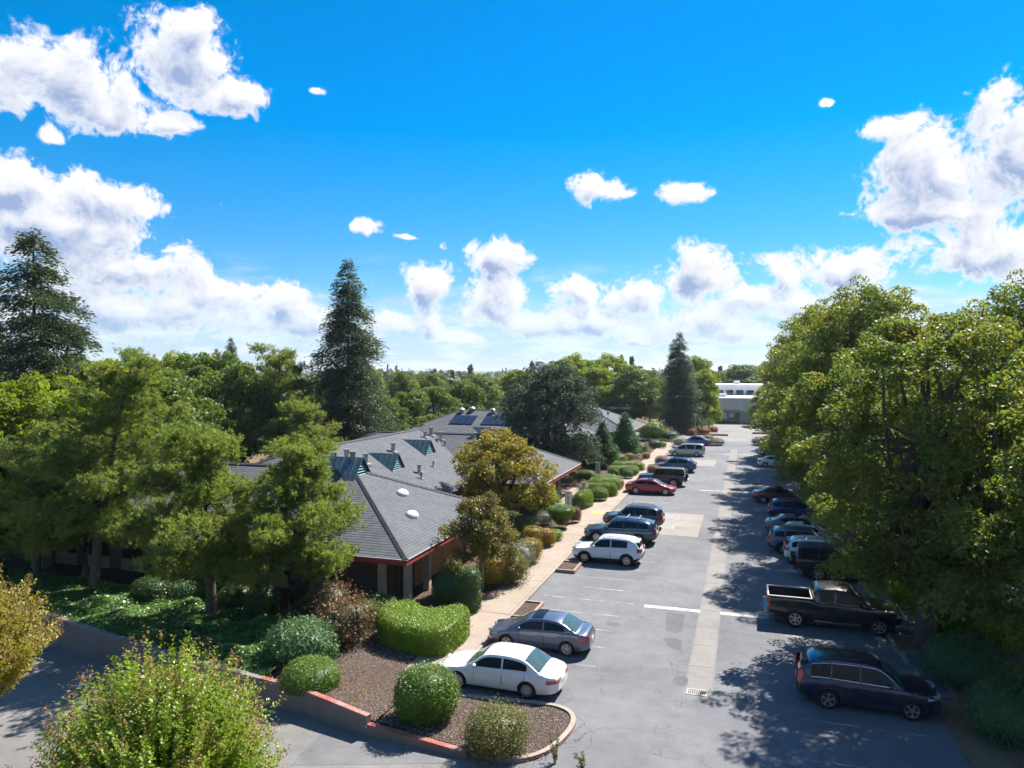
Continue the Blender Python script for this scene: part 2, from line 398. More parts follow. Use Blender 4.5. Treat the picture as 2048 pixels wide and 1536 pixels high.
ys = np.array([-6000, -1500, -300, -60, -20, 0, 10, 18, 22, 24, 26, 28, 30, 32, 36, 60, 120, 200, 400, 800, 1600, 3000, 6000, 9000.])
def gz(X, Y):
    zd = np.interp(X, [-60, -45, -32, -24, -17, -12, -7, 0], [-1.5, -1.35, -1.1, -0.85, -0.55, -0.28, -0.02, 0])
    wy = np.interp(-X, [-p[0] for p in WALL], [p[1] for p in WALL])
    return np.where(Y < wy + 4.0, zd - 0.12, -0.06)
tag(grid_mesh(xs, ys, gz).build('ground', ground_material()), kind='structure')
mb = MB()
mb.sheet([(-6.5, -25), (60, -25), (60, 128), (-6.5, 128)], 0.0); mb.sheet([(-10.8, 24.5), (-6.5, 24.5), (-6.5, 128), (-10.8, 128)], 0.0)
tag(mb.build('parking_lot', m_asphalt), kind='structure')
mb = MB(); xd = [-6.5, -8.3] + [-9 - i for i in range(52)]
for a, b in zip(xd[:-1], xd[1:]):
    ya = 21.15 if a > -8.2 else wall_y(a); yb = wall_y(b) if b <= -8.3 else 21.15
    for q in range(8):
        y0a, y1a = -25 + (ya + 25) * q / 8, -25 + (ya + 25) * (q + 1) / 8
        y0b, y1b = -25 + (yb + 25) * q / 8, -25 + (yb + 25) * (q + 1) / 8
        mb.face([(b, y0b, drive_z(b)), (a, y0a, drive_z(a)), (a, y1a, drive_z(a)), (b, y1b, drive_z(b))])
tag(mb.build('driveway', m_drive), kind='structure')
# resurfaced patches in the driveway and the lot
m_patch_d = asphalt('driveway_patch', (0.135, 0.135, 0.138), 0.3)
def dpatch(pts, m, dz=0.006, name='asphalt_patch'):
    P = [G(px, py, hz) for px, py, hz in pts]
    mb = MB(); mb.face([(p.x, p.y, (drive_z(p.x) if p.x < -6.5 else 0) + dz) for p in P])
    return tag(mb.build(name, m), kind='structure')
dpatch([(575, 1535, -0.3), (640, 1470, -0.35), (700, 1450, -0.3), (760, 1480, -0.2), (900, 1535, -0.1)], m_patch_d)
m_tar = asphalt('dark_asphalt_patch', (0.105, 0.105, 0.115), 0.4)
def blob(px, py, rx, ry, seed, m=m_tar, name='asphalt_patch', dz=0.004):
    rg = random.Random(seed); c = G(px, py); mb = MB()
    mb.sheet([(c.x + rx * math.cos(a) * rg.uniform(0.75, 1.1), c.y + ry * math.sin(a) * rg.uniform(0.8, 1.1)) for a in [2 * math.pi * i / 14 for i in range(14)]], dz)
    return tag(mb.build(name, m), kind='structure')
mb = MB(); P = [G(x, y) for x, y in ((1335, 1228), (1372, 1232), (1366, 1266), (1352, 1270), (1334, 1264))]; mb.face([(p.x, p.y, 0.004) for p in P])
tag(mb.build('asphalt_patch', m_tar), kind='structure')
mb = MB(); P = [G(x, y) for x, y in ((1330, 1281), (1350, 1279), (1366, 1284), (1364, 1306), (1350, 1302), (1336, 1294))]; mb.face([(p.x, p.y, 0.004) for p in P])
tag(mb.build('asphalt_patch', m_tar), kind='structure')
blob(1229, 1252, 0.38, 0.32, 3); blob(1365, 1366, 0.35, 0.5, 4)
tag(MB().sheet([(-150, 128), (150, 128), (150, 141), (-150, 141)], 0.004).build('cross_street', m_street), kind='structure')
tag(MB().sheet([(-8, 141), (45, 141), (45, 172), (-8, 172)], 0.002).build('far_lot', m_street), kind='structure')

# concrete valley gutter down the middle of the lot, slab by slab
gut = tag(MB().box(-2.16, -1.12, 27.2, 113.6, -0.1, 0.003).build('valley_gutter', m_kerbgrey), kind='structure')
y = 27.3; k = 0; slab = None
while y < 113:
    l = 2.42 if k else 2.9
    if slab is None or k == 1: slab = MB().box(-0.435, 0.435, 0.012, l - 0.012, -0.02, 0.012).mesh('gutter_slab', m_gut)
    o = link(bpy.data.objects.new('gutter_slab', slab), gut); o.location = (-1.64 + 0.000 * k, y, 0.0); y += l; k += 1
# drain grate at its near end
gr = thing('drain_grate', 'rusty white storm drain grate at the near end of the concrete gutter', 'drain grate', (-1.68, 27.72, 0.012))
fm = plain('grate_iron', (0.27, 0.26, 0.24), 0.6, 0.5)
MB().box(-0.36, 0.36, -0.24, 0.24, 0.0, 0.006).build('pit', m_dark, gr)
b = MB(); b.box(-0.38, 0.38, -0.27, -0.2, 0.001, 0.02).box(-0.38, 0.38, 0.2, 0.27, 0.001, 0.02).box(-0.38, -0.31, -0.2, 0.2, 0.001, 0.02).box(0.31, 0.38, -0.2, 0.2, 0.001, 0.02); b.build('frame', fm, gr)
bar = MB().box(-0.018, 0.018, -0.2, 0.2, 0.002, 0.018).mesh('bar', fm)
for i in range(8):
    o = link(bpy.data.objects.new('bar', bar), gr); o.location = (-0.26 + i * 0.074, 0, 0)
mh = thing('manhole_cover', 'dark iron utility cover set in the asphalt beyond the gutter stripe', 'manhole cover', G(1500, 991)[:])
MB().lathe([(0.0, 0.012), (0.42, 0.012), (0.45, 0.003)], 20).build('lid', plain('manhole_iron', (0.08, 0.075, 0.07), 0.6, 0.4), mh)
MB().lathe([(0.46, 0.004), (0.48, 0.010), (0.62, 0.010), (0.64, 0.002)], 20).build('ring', m_gut, mh)

# sidewalk slabs and the kerb along the stalls
KX = -10.8
walk = tag(MB().box(-12.95, KX - 0.17, 24.6, 122, -0.05, 0.118).build('sidewalk', m_kerbgrey), kind='structure')
y = 24.6; k = 0; ml = {}
rg = random.Random(5)
while y < 121.5:
    l = 2.95
    if l not in ml: ml[l] = MB().box(0.008, 1.982, 0.010, l - 0.010, 0.0, 0.045).mesh('sidewalk_slab', m_walk)
    o = link(bpy.data.objects.new('sidewalk_slab', ml[l]), walk); o.location = (-12.96, y, 0.09 + rg.uniform(-0.004, 0.004)); o.rotation_euler = (rg.uniform(-.002, .002), rg.uniform(-.002, .002), 0)
    y += l; k += 1
kb = tag(MB().box(KX - 0.165, KX - 0.012, 24.6, 122, -0.1, 0.06).build('sidewalk_kerb', m_kerbgrey), kind='structure')
ks = MB(); ks.prism([(-0.16, 0.008), (0, 0.008), (0, 2.94), (-0.16, 2.94)], -0.05, 0.128); ks = ks.mesh('kerb_stone', m_kerb)
y = 24.6
while y < 121.5:
    o = link(bpy.data.objects.new('kerb_stone', ks), kb); o.location = (KX, y, 0); y += 2.95
# widened landing with the yellow warning tile, cross walk and the path along the wall
land = tag(MB().box(-15.1, -12.975, 57.2, 63.2, -0.02, 0.115).build('landing', m_kerbgrey), kind='structure')
for i in range(2):
    for j in range(2):
        x0 = -15.1 + i * 1.07; o = MB().box(x0 + 0.01, x0 + 1.05, 57.2 + j * 3 + 0.01, 60.19 + j * 3, 0.09, 0.134).build('landing_slab', m_walk, land)
tag(MB().box(-12.3, -11.15, 59.2, 60.5, 0.136, 0.142).build('warning_tile', m_yellow), kind='structure')
for (x0, x1, y0, y1, n) in ((-16.75, -15.25, 31.2, 72.0, 14), (-15.22, -12.97, 46.4, 47.7, 1), (-15.22, -12.97, 74.6, 76.6, 1), (-15.22, -12.97, 102.5, 104, 1)):
    pth = tag(MB().box(x0, x1, y0, y1, -0.05, 0.075).build('footpath', m_kerbgrey), kind='structure')
    for i in range(n):
        l = (y1 - y0) / n; MB().box(x0 + 0.005, x1 - 0.005, y0 + i * l + 0.01, y0 + (i + 1) * l - 0.01, 0.05, 0.10).build('path_slab', m_walk, pth)
pth = tag(MB().box(-42, -16.78, 31.4, 32.7, -0.05, 0.075).build('footpath', m_kerbgrey), kind='structure')
for i in range(8):
    MB().box(-42 + i * 3.15 + 0.01, -42 + (i + 1) * 3.15 - 0.01, 31.41, 32.69, 0.05, 0.10).build('path_slab', m_pad, pth)

# accessible-bay pads of concrete with their markings
for (y0, y1, xe) in ((53.7, 62.3, -3.25), (94.0, 100.6, -3.7)):
    pad = tag(MB().box(KX + 0.02, xe, y0, y1, -0.1, 0.001).build('parking_pad', m_kerbgrey), kind='structure')
    nx, ny = 2, 3
    for i in range(nx):
        for j in range(ny):
            w, l = (xe - KX - 0.02) / nx, (y1 - y0) / ny; x0 = KX + 0.02 + i * w; yy = y0 + j * l
            MB().box(x0 + 0.008, x0 + w - 0.008, yy + 0.008, yy + l - 0.008, -0.02, 0.008).build('pad_slab', m_pad, pad)
def strip(mb, a, b, w, z):
    a, b = Vector(a[:2]), Vector(b[:2]); n = (b - a).normalized(); n = Vector((-n.y, n.x)) * w / 2
    mb.face([(a - n).to_3d() + Vector((0, 0, z)), (b - n).to_3d() + Vector((0, 0, z)), (b + n).to_3d() + Vector((0, 0, z)), (a + n).to_3d() + Vector((0, 0, z))])
def marking(name, m, segs, z=0.004):
    mb = MB()
    for a, b, w in segs: strip(mb, a, b, w, z)
    return tag(mb.build(name, m), kind='structure')
marking('bay_marking', m_white_pad, [((-10.2, 54.3), (-5.3, 54.3), 0.1), ((-10.2, 57.2), (-5.0, 57.2), 0.1), ((-10.2, 60.0), (-5.0, 60.0), 0.1)] +
        [((-9.9 + i * 0.75, 57.3), (-9.9 + i * 0.75 + 0.95, 59.9), 0.10) for i in range(6)], 0.012)
def wheelchair(c):
    mb = MB(); x, y = c                                     # painted access symbol: blue field, white figure
    f = MB().sheet([(x - .75, y - .6), (x + .75, y - .6), (x + .75, y + .6), (x - .75, y + .6)], 0.012); tag(f.build('access_symbol_field', m_blue_pad), kind='structure')
    for s in ((x - .82, y - .66, x + .82, y - .6), (x - .82, y + .6, x + .82, y + .66), (x - .82, y - .6, x - .75, y + .6), (x + .75, y - .6, x + .82, y + .6)):
        mb.sheet([(s[0], s[1]), (s[2], s[1]), (s[2], s[3]), (s[0], s[3])], 0.013)
    # drawn to be read from the drive aisle: head towards the kerb
    T = lambda u, v: (x - v, y + u)
    arc = [(T(-.02 + .26 * math.cos(a), -.14 + .26 * math.sin(a))) for a in [R(150 + i * 22) for i in range(11)]]
    for a, b_ in zip(arc[:-1], arc[1:]): strip(mb, a, b_, 0.07, 0.016)
    for a, b_ in (((-.06, .3), (-.04, -.02)), ((-.04, -.02), (.2, -.02)), ((.2, -.02), (.3, -.35)), ((.3, -.35), (.4, -.33)), ((-.05, .14), (.16, .14))): strip(mb, T(*a), T(*b_), 0.075, 0.016)
    hd = [T(-.06 + .085 * math.cos(a), .44 + .085 * math.sin(a)) for a in [R(i * 36) for i in range(10)]]; mb.sheet(hd, 0.016)
    tag(mb.build('access_symbol', m_white_pad), kind='structure')
for px, py in ((1341, 1033), (1327, 1055)): wheelchair(G(px, py)[:2])
# stall lines, hand-worn, and the transverse bars beside the gutter
y = 28.9; 
while y < 120:
    if not (53.2 < y < 62.8 or 93.5 < y < 101):
        rg2 = random.Random(int(y * 10)); xa = -10.1 + rg2.uniform(-0.3, 0.9)
        marking('stall_line', m_white, [((xa, y), (-5.65 + rg2.uniform(-.25, .2), y), 0.09)])
    y += 2.1
y = 24.0
while y < 124:
    marking('stall_line', m_white, [((1.7 + random.Random(int(y)).uniform(-.2, .3), y), (6.4, y), 0.09)]); y += 2.75
for (ax, ay, bx, by, w) in ((1291, 1213, 1402, 1227, 0.42), (1443, 1230, 1541, 1238, 0.42), (1399, 979.5, 1450, 984.5, 0.34), (1468, 984.5, 1521, 986, 0.34), (1428, 907.5, 1463, 910, 0.34), (1479, 909.5, 1517, 911, 0.3)):
    a, b = G(ax, ay), G(bx, by); marking('traffic_bar', m_white_bold, [((a.x, (a.y + b.y) / 2), (b.x, (a.y + b.y) / 2), w)])

# kerbed planting island in front of the white saloon, and the retaining wall by the driveway
isl = [(-12.3, 21.95), (-8.3, 21.15), (-7.2, 21.0), (-6.5, 21.15), (-5.95, 21.75), (-5.65, 22.6), (-5.5, 23.6), (-5.6, 24.3), (-5.95, 24.75), (-6.6, 24.95), (-8.2, 24.8), (-10.4, 24.55), (-12.3, 24.4)]
def soften(P, n=2):
    for _ in range(n):
        Q = [P[0]]
        for a, b in zip(P[:-1], P[1:]): Q += [(a[0] * .75 + b[0] * .25, a[1] * .75 + b[1] * .25), (a[0] * .25 + b[0] * .75, a[1] * .25 + b[1] * .75)]
        P = Q + [P[-1]]
    return P
bed = MB(); bed.sheet([(p[0] * 0.985 - 0.11, p[1] * 0.97 + 0.7) for p in isl], 0.075); tag(bed.build('island_bed', m_gravel), kind='structure')
def ribbon(path, w, z0, z1, closed=False):
    mb = MB(); n = len(path); off = []
    for i, p in enumerate(path):
        a = Vector(path[max(i - 1, 0)]); b = Vector(path[min(i + 1, n - 1)]); t = (b - a).normalized(); off.append((Vector(p), Vector((-t.y, t.x))))
    for (p, u), (q, v2) in zip(off[:-1], off[1:]):
        mb.prism([(p + u * w / 2), (p - u * w / 2), (q - v2 * w / 2), (q + v2 * w / 2)], z0, z1)
    return mb
ik = thing('island_kerb', 'rounded kerb with red painted side round the gravel island', 'kerb')
ribbon(soften(isl[1:12]), 0.17, -0.1, 0.13).build('kerb_top', m_kerb, ik)
ribbon(soften(isl[1:10]), 0.182, -0.1, 0.112).build('red_band', m_red, ik)
rw = thing('retaining_wall', 'low concrete retaining wall with red painted top beside the driveway', 'wall')
m_wallc = concrete('wall_concrete', (0.20, 0.165, 0.14), 0.5)
def wallrun(a, b, top, nm, m, w=0.2, inset=0.0, z0=None):
    mb = MB(); n = 4
    a, b = Vector(a), Vector(b); t = (b - a).normalized(); u = Vector((-t.y, t.x))
    P = [a.lerp(b, i / n) for i in range(n + 1)]
    for p, q in zip(P[:-1], P[1:]):
        lo = (lambda v: min(drive_z(v[0]), 0) - 0.15) if z0 is None else z0
        mb.prism([p + u * w / 2, p - u * w / 2, q - u * w / 2, q + u * w / 2], lo, top)
    return mb.build(nm, m, rw)
tops = [0.14, 0.42, 0.42, 0.40, 0.36, 0.34, 0.3, 0.3]
for i in range(len(WALL) - 1):
    a, b = WALL[i], WALL[i + 1]; tp = tops[i]
    wallrun(a, b, tp - 0.03, 'wall_panel', m_wallc)
    wallrun(a, b, tp, 'coping', m_red if i < 3 else m_kerbgrey, 0.215, z0=tp - 0.075)
# garden beds left of the sidewalk
mb = MB(); gx = [-12.96, -13.6] + [-14.6 - i for i in range(36)]
for a, b in zip(gx[:-1], gx[1:]):
    ya, yb = wall_y(a) + 0.12, wall_y(b) + 0.12
    mb.face([(b, yb, 0.24), (a, ya, 0.16), (a, 27, 0.12), (b, max(27, yb + 0.5), 0.12)]); mb.face([(b, max(27, yb + 0.5), 0.12), (a, 27, 0.12), (a, 126.5, 0.05), (b, 126.5, 0.05)])
tag(mb.build('garden_bed', m_mulch), kind='structure')
mb = MB(); gxx = [-11.9, -12.3, -13.2, -14.2, -15.2, -16.2, -17.2, -18.2]
for a, b in zip(gxx[:-1], gxx[1:]):
    mb.face([(b, wall_y(b) + 0.13, 0.25), (a, wall_y(a) + 0.13, 0.17), (a, 24.4 if a > -12.9 else 26.8, 0.15 if a < -12.9 else 0.12), (b, 24.4 if b > -12.9 else 26.8, 0.15 if b < -12.9 else 0.12)])
    if b < -12.9: mb.face([(b, 26.8, 0.15), (a if a < -12.9 else -12.97, 26.8, 0.15), (a if a < -12.9 else -12.97, 31.1, 0.13), (b, 31.1, 0.13)])
tag(mb.build('gravel_bed', m_gravel), kind='structure')
def pebbles():
    rg = np.random.default_rng(4); n = 7000
    X = np.concatenate([rg.uniform(-18, -13.0, n // 2), rg.uniform(-12.2, -5.8, n - n // 2)]); Y = np.concatenate([rg.uniform(23.2, 29.5, n // 2), rg.uniform(21.4, 24.6, n - n // 2)])
    Z = np.where(X < -12.9, 0.15, 0.08); r = rg.uniform(0.012, 0.032, n)
    base = np.array([[1, 0, 0], [0, 1, 0], [-1, 0, 0], [0, -1, 0], [0, 0, 0.8]], float); A = rg.uniform(0, 6.28, n); ca, sa = np.cos(A), np.sin(A)
    V = base[None] * r[:, None, None] * rg.uniform(0.7, 1.3, (n, 5, 1)); V = np.stack([V[..., 0] * ca[:, None] - V[..., 1] * sa[:, None] + X[:, None], V[..., 0] * sa[:, None] + V[..., 1] * ca[:, None] + Y[:, None], V[..., 2] + Z[:, None]], -1)
    keep = (X > -12.9) | (Y > np.array([wall_y(x) for x in X]) + 0.3); V = V[keep]; n = len(V)
    F = (np.array([[0, 1, 4], [1, 2, 4], [2, 3, 4], [3, 0, 4]])[None] + 5 * np.arange(n)[:, None, None]).reshape(-1, 3)
    me = bpy.data.meshes.new('gravel_stones'); me.from_pydata(V.reshape(-1, 3).tolist(), [], F.tolist())
    m = bpy.data.materials.new('pebble'); t = nodes(m); rd = t.nodes.new('ShaderNodeNewGeometry').outputs['Random Per Island']
    surf(t, mixc(t, rd, (0.09, 0.055, 0.045, 1), (0.42, 0.35, 0.30, 1)), 0.85); me.materials.append(m)
    tag(link(bpy.data.objects.new('gravel_stones', me)), 'loose brown and pale gravel over the island and front bed', 'gravel', kind='stuff')
pebbles()
# little boxed-in planters at the heads of two stalls
m_edge = concrete('planter_edging', (0.33, 0.23, 0.17), 0.35)
def stall_planter(x0, x1, y0, y1, label):
    o = thing('stall_planter', label, 'planter', ((x0 + x1) / 2, (y0 + y1) / 2, 0)); hx, hy = (x1 - x0) / 2, (y1 - y0) / 2; w = 0.14
    MB().box(-hx, hx, -hy, -hy + w, -0.05, 0.19).build('edging', m_edge, o); MB().box(-hx, hx, hy - w, hy, -0.05, 0.188).build('edging', m_edge, o)
    MB().box(hx - w, hx, -hy + w + .002, hy - w - .002, -0.05, 0.185).build('edging', m_edge, o)
    MB().box(-hx, hx - w - .002, -hy + w + .002, hy - w - .002, -0.05, 0.11).build('gravel_fill', m_gravel, o)
stall_planter(-10.78, -9.8, 33.2, 35.7, 'low boxed gravel planter in front of the empty stall beside the blue grey saloon')
stall_planter(-10.78, -9.6, 41.8, 44.0, 'low boxed gravel planter beside the nose of the white and black small suv')
# right-hand edge: planting strip, its kerbs and the wheel stops
tag(MB().prism([(7.45, 30), (13, 30), (13, 124), (7.45, 124)], -0.1, 0.10).prism([(6.6, -5), (13, -5), (13, 29.9), (6.6, 29.9)], -0.1, 0.06).build('planting_strip', m_soil), kind='structure')
rk = thing('strip_kerb', 'weathered pale kerb running along the planting strip under the big trees', 'kerb')
for k in range(12):
    y0 = 30.05 + 8.3 * k; t0 = y0 + 4.2; t1 = t0 + 2.1
    for (a, b) in (((7.4, y0), (7.4, t0 - .02)), ((7.4, t0), (6.3, t0)), ((6.22, t0 - .08), (6.22, t1 + .08)), ((6.3, t1), (7.4, t1)), ((7.4, t1 + .02), (7.4, y0 + 8.22))):
        if abs(a[0] - b[0]) < 0.01: MB().box(a[0] - .07, a[0] + .07, a[1], b[1], -0.05, 0.13).build('kerb_stone', m_kerbgrey if k % 3 else m_kerb, rk)
        else: MB().box(min(a[0], b[0]), max(a[0], b[0]) - .08, a[1] - .07, a[1] + .07, -0.05, 0.126).build('kerb_stone', m_kerbgrey, rk)
    tag(MB().sheet([(6.3, t0), (7.5, t0), (7.5, t1), (6.3, t1)], 0.104).build('tree_pit', m_soil), kind='structure')
MB().box(6.5, 7.32, 29.93, 30.04, -0.05, 0.128).build('kerb_stone', m_kerbgrey, rk)
ws0 = MB(); ws0.prism([(-0.09, -0.85), (0.09, -0.85), (0.09, 0.85), (-0.09, 0.85)], 0, 0.05); ws0.prism([(-0.06, -0.83), (0.06, -0.83), (0.06, 0.83), (-0.06, 0.83)], 0.05, 0.13)
ws0 = ws0.mesh('wheel_stop', m_kerb)
for i, (px, py, txt) in enumerate(((1816, 1324, 'concrete wheel stop by the kerb just past the nose of the dark blue crossover'), (1843, 1364, 'concrete wheel stop close to the bonnet of the dark blue crossover'),
        (1752, 1202, 'concrete wheel stop just beyond the cab of the black pickup'), (1768, 1287, 'small concrete wheel stop in tree shade in front of the pickup nose'), (1735, 1180, 'concrete wheel stop between the black pickup and the black off-roader'))):
    p = G(px, py); o = link(bpy.data.objects.new('wheel_stop', ws0)); o.location = (p.x, p.y, 0.002); o.rotation_euler = (0, 0, R([2, -4, 3, 30, -2][i])); o.scale = (1, 0.7 if i != 3 else 0.4, 1)
    tag(o, txt, 'wheel stop', 'wheel stops along the right stalls')

# ------------------------------------------------------------------ buildings
m_tile = {}
def shingle_mat(name, c, axis):
    m = bpy.data.materials.new(name); t = nodes(m); v = pos(t); oc = objc(t)
    n = noise(t, v, 0.35, 5.0, 0.6); f = noise(t, v, 26.0, 3.0, 0.7)
    sp = t.nodes.new('ShaderNodeSeparateXYZ'); t.links.new(oc, sp.inputs[0])
    ix = mth(t, 'FLOOR', mth(t, 'MULTIPLY', sp.outputs[0 if axis == 'x' else 1], 3.0))
    iz = mth(t, 'FLOOR', mth(t, 'MULTIPLY', sp.outputs[2], 7.9))
    wn = t.nodes.new('ShaderNodeTexWhiteNoise'); wn.noise_dimensions = '2D'; cb = t.nodes.new('ShaderNodeCombineXYZ')
    t.links.new(ix, cb.inputs[0]); t.links.new(iz, cb.inputs[1]); t.links.new(cb.outputs[0], wn.inputs['Vector'])
    k = mth(t, 'ADD', mth(t, 'ADD', mth(t, 'MULTIPLY', n, 0.4), mth(t, 'MULTIPLY', f, 0.25)), mth(t, 'MULTIPLY', wn.outputs['Value'], 0.35))
    col = mixc(t, rng(t, k, 0.25, 0.75), c4([x * 0.82 for x in c]), c4([x * 1.18 for x in c]))
    st = noise(t, v, 0.22, 5.0, 0.7, 0.7); col = mixc(t, rng(t, st, 0.56, 0.8, 0, 0.35), col, c4((c[0] * 1.25, c[1] * 1.25, c[2] * 1.2)))
    surf(t, col, 0.88, 0, 0.3, f, 0.004); return m
ROOFC = (0.094, 0.101, 0.111)
m_shx, m_shy = shingle_mat('grey_shingle_x', ROOFC, 'x'), shingle_mat('grey_shingle_y', ROOFC, 'y')
m_ridge = plain('ridge_cap', (0.075, 0.072, 0.08), 0.85, 0, 0.2, 0.3, 4)
m_fascia = worn_paint('red_fascia', (0.30, 0.040, 0.040), (0.22, 0.06, 0.05), 1.2)
m_flash = plain('pale_gutter_metal', (0.42, 0.40, 0.38), 0.5, 0.3)
m_brick = plain('dark_brown_brick', (0.15, 0.095, 0.07), 0.9, 0, 0.2, 0.3, 6, 0.01, 40)
m_tan = plain('tan_wood_panel', (0.34, 0.215, 0.125), 0.8, 0, 0.25, 0.2, 2.0)
m_post = plain('pale_timber_post', (0.45, 0.33, 0.22), 0.8, 0, 0.25, 0.18, 2.0)
m_stucco = plain('beige_stucco', (0.36, 0.28, 0.20), 0.9, 0, 0.2, 0.15, 2.0)
m_glass = plain('dark_window_glass', (0.02, 0.028, 0.03), 0.06, 0, 0.6, 0.1)
m_frame = plain('bronze_window_frame', (0.055, 0.04, 0.03), 0.5, 0.4)
m_teal = plain('teal_louvre_paint', (0.035, 0.16, 0.21), 0.55, 0.1, 0.5, 0.2, 5.0)
m_seam = plain('weathered_green_metal_roof', (0.12, 0.17, 0.175), 0.45, 0.6, 0.5, 0.35, 2.0)
m_galv = plain('galvanised_steel', (0.33, 0.33, 0.33), 0.45, 0.6, 0.5, 0.3, 6.0)
m_whiteplas = plain('white_plastic', (0.62, 0.60, 0.58), 0.45, 0, 0.5, 0.15, 4.0)
m_lead = plain('lead_flashing', (0.42, 0.42, 0.43), 0.5, 0.4)

def slope_face(parent, quad, m, name, course=0.20):
    """one roof plane as overlapping courses; quad = eave a, eave b, top b, top a"""
    a, b, tb, ta = [Vector(p) for p in quad]
    n = (b - a).cross(ta - a).normalized()
    if n.z < 0: n = -n
    L = ((ta + tb) / 2 - (a + b) / 2).length; k = max(3, int(L / course)); mb = MB()
    for i in range(k):
        f0, f1 = i / k, min(1, (i + 1) / k + 0.06 / k)
        p0, p1, q0, q1 = a.lerp(ta, f0), b.lerp(tb, f0), a.lerp(ta, f1), b.lerp(tb, f1)
        up = n * 0.018
        mb.face([p0 + up, p1 + up, q1 + n * 0.004, q0 + n * 0.004]); mb.face([p0 - n * 0.01, p1 - n * 0.01, p1 + up, p0 + up])
    o = mb.build(name, m, parent); o['kind'] = 'stuff'; return o
def ridge_caps(parent, a, b, step=0.34, holder=None):
    a, b = Vector(a), Vector(b); L = (b - a).length; n = int(L / step); t = (b - a).normalized(); s = t.cross(Vector((0, 0, 1))).normalized(); up = s.cross(t)
    mb = MB()
    for i in range(n):
        p = a + t * (i * step); q = p + t * (step * 1.1); h0, h1 = up * 0.055, up * 0.095
        A = [p + s * 0.14 - up * 0.02, p + h0 * 1.3, p - s * 0.14 - up * 0.02]; B_ = [q + s * 0.14 - up * 0.0, q + h1 * 1.1, q - s * 0.14 - up * 0.0]
        mb.face([A[0], A[1], B_[1], B_[0]]); mb.face([A[1], A[2], B_[2], B_[1]]); mb.face([B_[0], B_[1], B_[2]]); mb.face([A[2], A[1], A[0]])
    o = mb.build('ridge_caps', m_ridge, parent); o['kind'] = 'stuff'; return o
def hip_roof(parent, x0, x1, y0, y1, ze, slope, ridge='x', fascia=True, caps=True, course=0.2, hips=(True, True)):
    r = MB(); top = []
    if ridge == 'x':
        h = (y1 - y0) / 2; zr = ze + h * slope; ym = (y0 + y1) / 2
        ra, rb = (x0 + (h if hips[0] else 0), ym, zr), (x1 - (h if hips[1] else 0), ym, zr)
        planes = [((x0, y0, ze), (x1, y0, ze), rb, ra, m_shx), ((x1, y1, ze), (x0, y1, ze), ra, rb, m_shx)]
        if hips[1]: planes.append(((x1, y0, ze), (x1, y1, ze), rb, rb, m_shy))
        if hips[0]: planes.append(((x0, y1, ze), (x0, y0, ze), ra, ra, m_shy))
        hl = [((x0, y0, ze), ra), ((x0, y1, ze), ra), ((x1, y0, ze), rb), ((x1, y1, ze), rb), (ra, rb)]
    else:
        h = (x1 - x0) / 2; zr = ze + h * slope; xm = (x0 + x1) / 2
        ra, rb = (xm, y0 + (h if hips[0] else 0), zr), (xm, y1 - (h if hips[1] else 0), zr)
        planes = [((x1, y0, ze), (x1, y1, ze), rb, ra, m_shy), ((x0, y1, ze), (x0, y0, ze), ra, rb, m_shy)]
        if hips[0]: planes.append(((x0, y0, ze), (x1, y0, ze), ra, ra, m_shx))
        if hips[1]: planes.append(((x1, y1, ze), (x0, y1, ze), rb, rb, m_shx))
        hl = [((x0, y0, ze), ra), ((x1, y0, ze), ra), ((x0, y1, ze), rb), ((x1, y1, ze), rb), (ra, rb)]
    deck = MB()
    for a, b, tb, ta, m in planes:
        slope_face(parent, (a, b, tb, ta), m, 'shingle_courses', course)
    deck.box(x0 + .02, x1 - .02, y0 + .02, y1 - .02, ze - 0.2, ze - 0.06); deck.build('soffit', m_stucco, parent)
    if caps:
        for a, b in hl: ridge_caps(parent, Vector(a) + Vector((0, 0, .02)), Vector(b) + Vector((0, 0, .02)))
    if fascia:
        for (bx, nm) in (((x0 - .03, x1 + .03, y0 - .035, y0 - .002), 0), ((x0 - .03, x1 + .03, y1 + .002, y1 + .035), 0), ((x0 - .034, x0 - .003, y0, y1), 0), ((x1 + .003, x1 + .034, y0, y1), 0)):
            MB().box(*bx, ze - 0.30, ze - 0.035).build('fascia', m_fascia, parent)
            g = bx; MB().box(g[0] - .05, g[1] + .05, g[2] - .05, g[3] + .05, ze - 0.03, ze + 0.0).build('eave_gutter', m_flash, parent)
    return ra, rb, zr
EZ, SL = 2.85, 0.46
off1 = thing('office_building', 'low brown office building with grey hipped shingle roof, red fascia and teal gablets', 'building', (0, 0, 0))
AX0, AX1, AY0, AY1 = -46.0, -15.7, 31.8, 45.7
ra1, rb1, zr1 = hip_roof(off1, AX0, AX1, AY0, AY1, EZ, SL, 'x')
ra2, rb2, zr2 = hip_roof(off1, -37.2, -21.2, 33.0, 69.5, EZ - 0.012, SL, 'y', fascia=False)
ra3, rb3, zr3 = hip_roof(off1, -41.0, -15.5, 56.0, 70.0, EZ + 0.012, SL, 'x')
for y0_, y1_ in ((45.75, 55.95),):
    MB().box(-21.2 + .003, -21.165, y0_, y1_, EZ - 0.32, EZ - 0.05).build('fascia', m_fascia, off1)
    MB().box(-21.25, -21.11, y0_, y1_, EZ - 0.045, EZ - 0.015).build('eave_gutter', m_flash, off1)
def wall_run(parent, a, b, z1, m, th=0.2, z0=0.0, name='wall'):
    a, b = Vector(a), Vector(b); t = (b - a).normalized(); u = Vector((-t.y, t.x)) * th / 2
    return MB().prism([a - u, b - u, b + u, a + u], z0, z1).build(name, m, parent)
WZ = EZ - 0.22
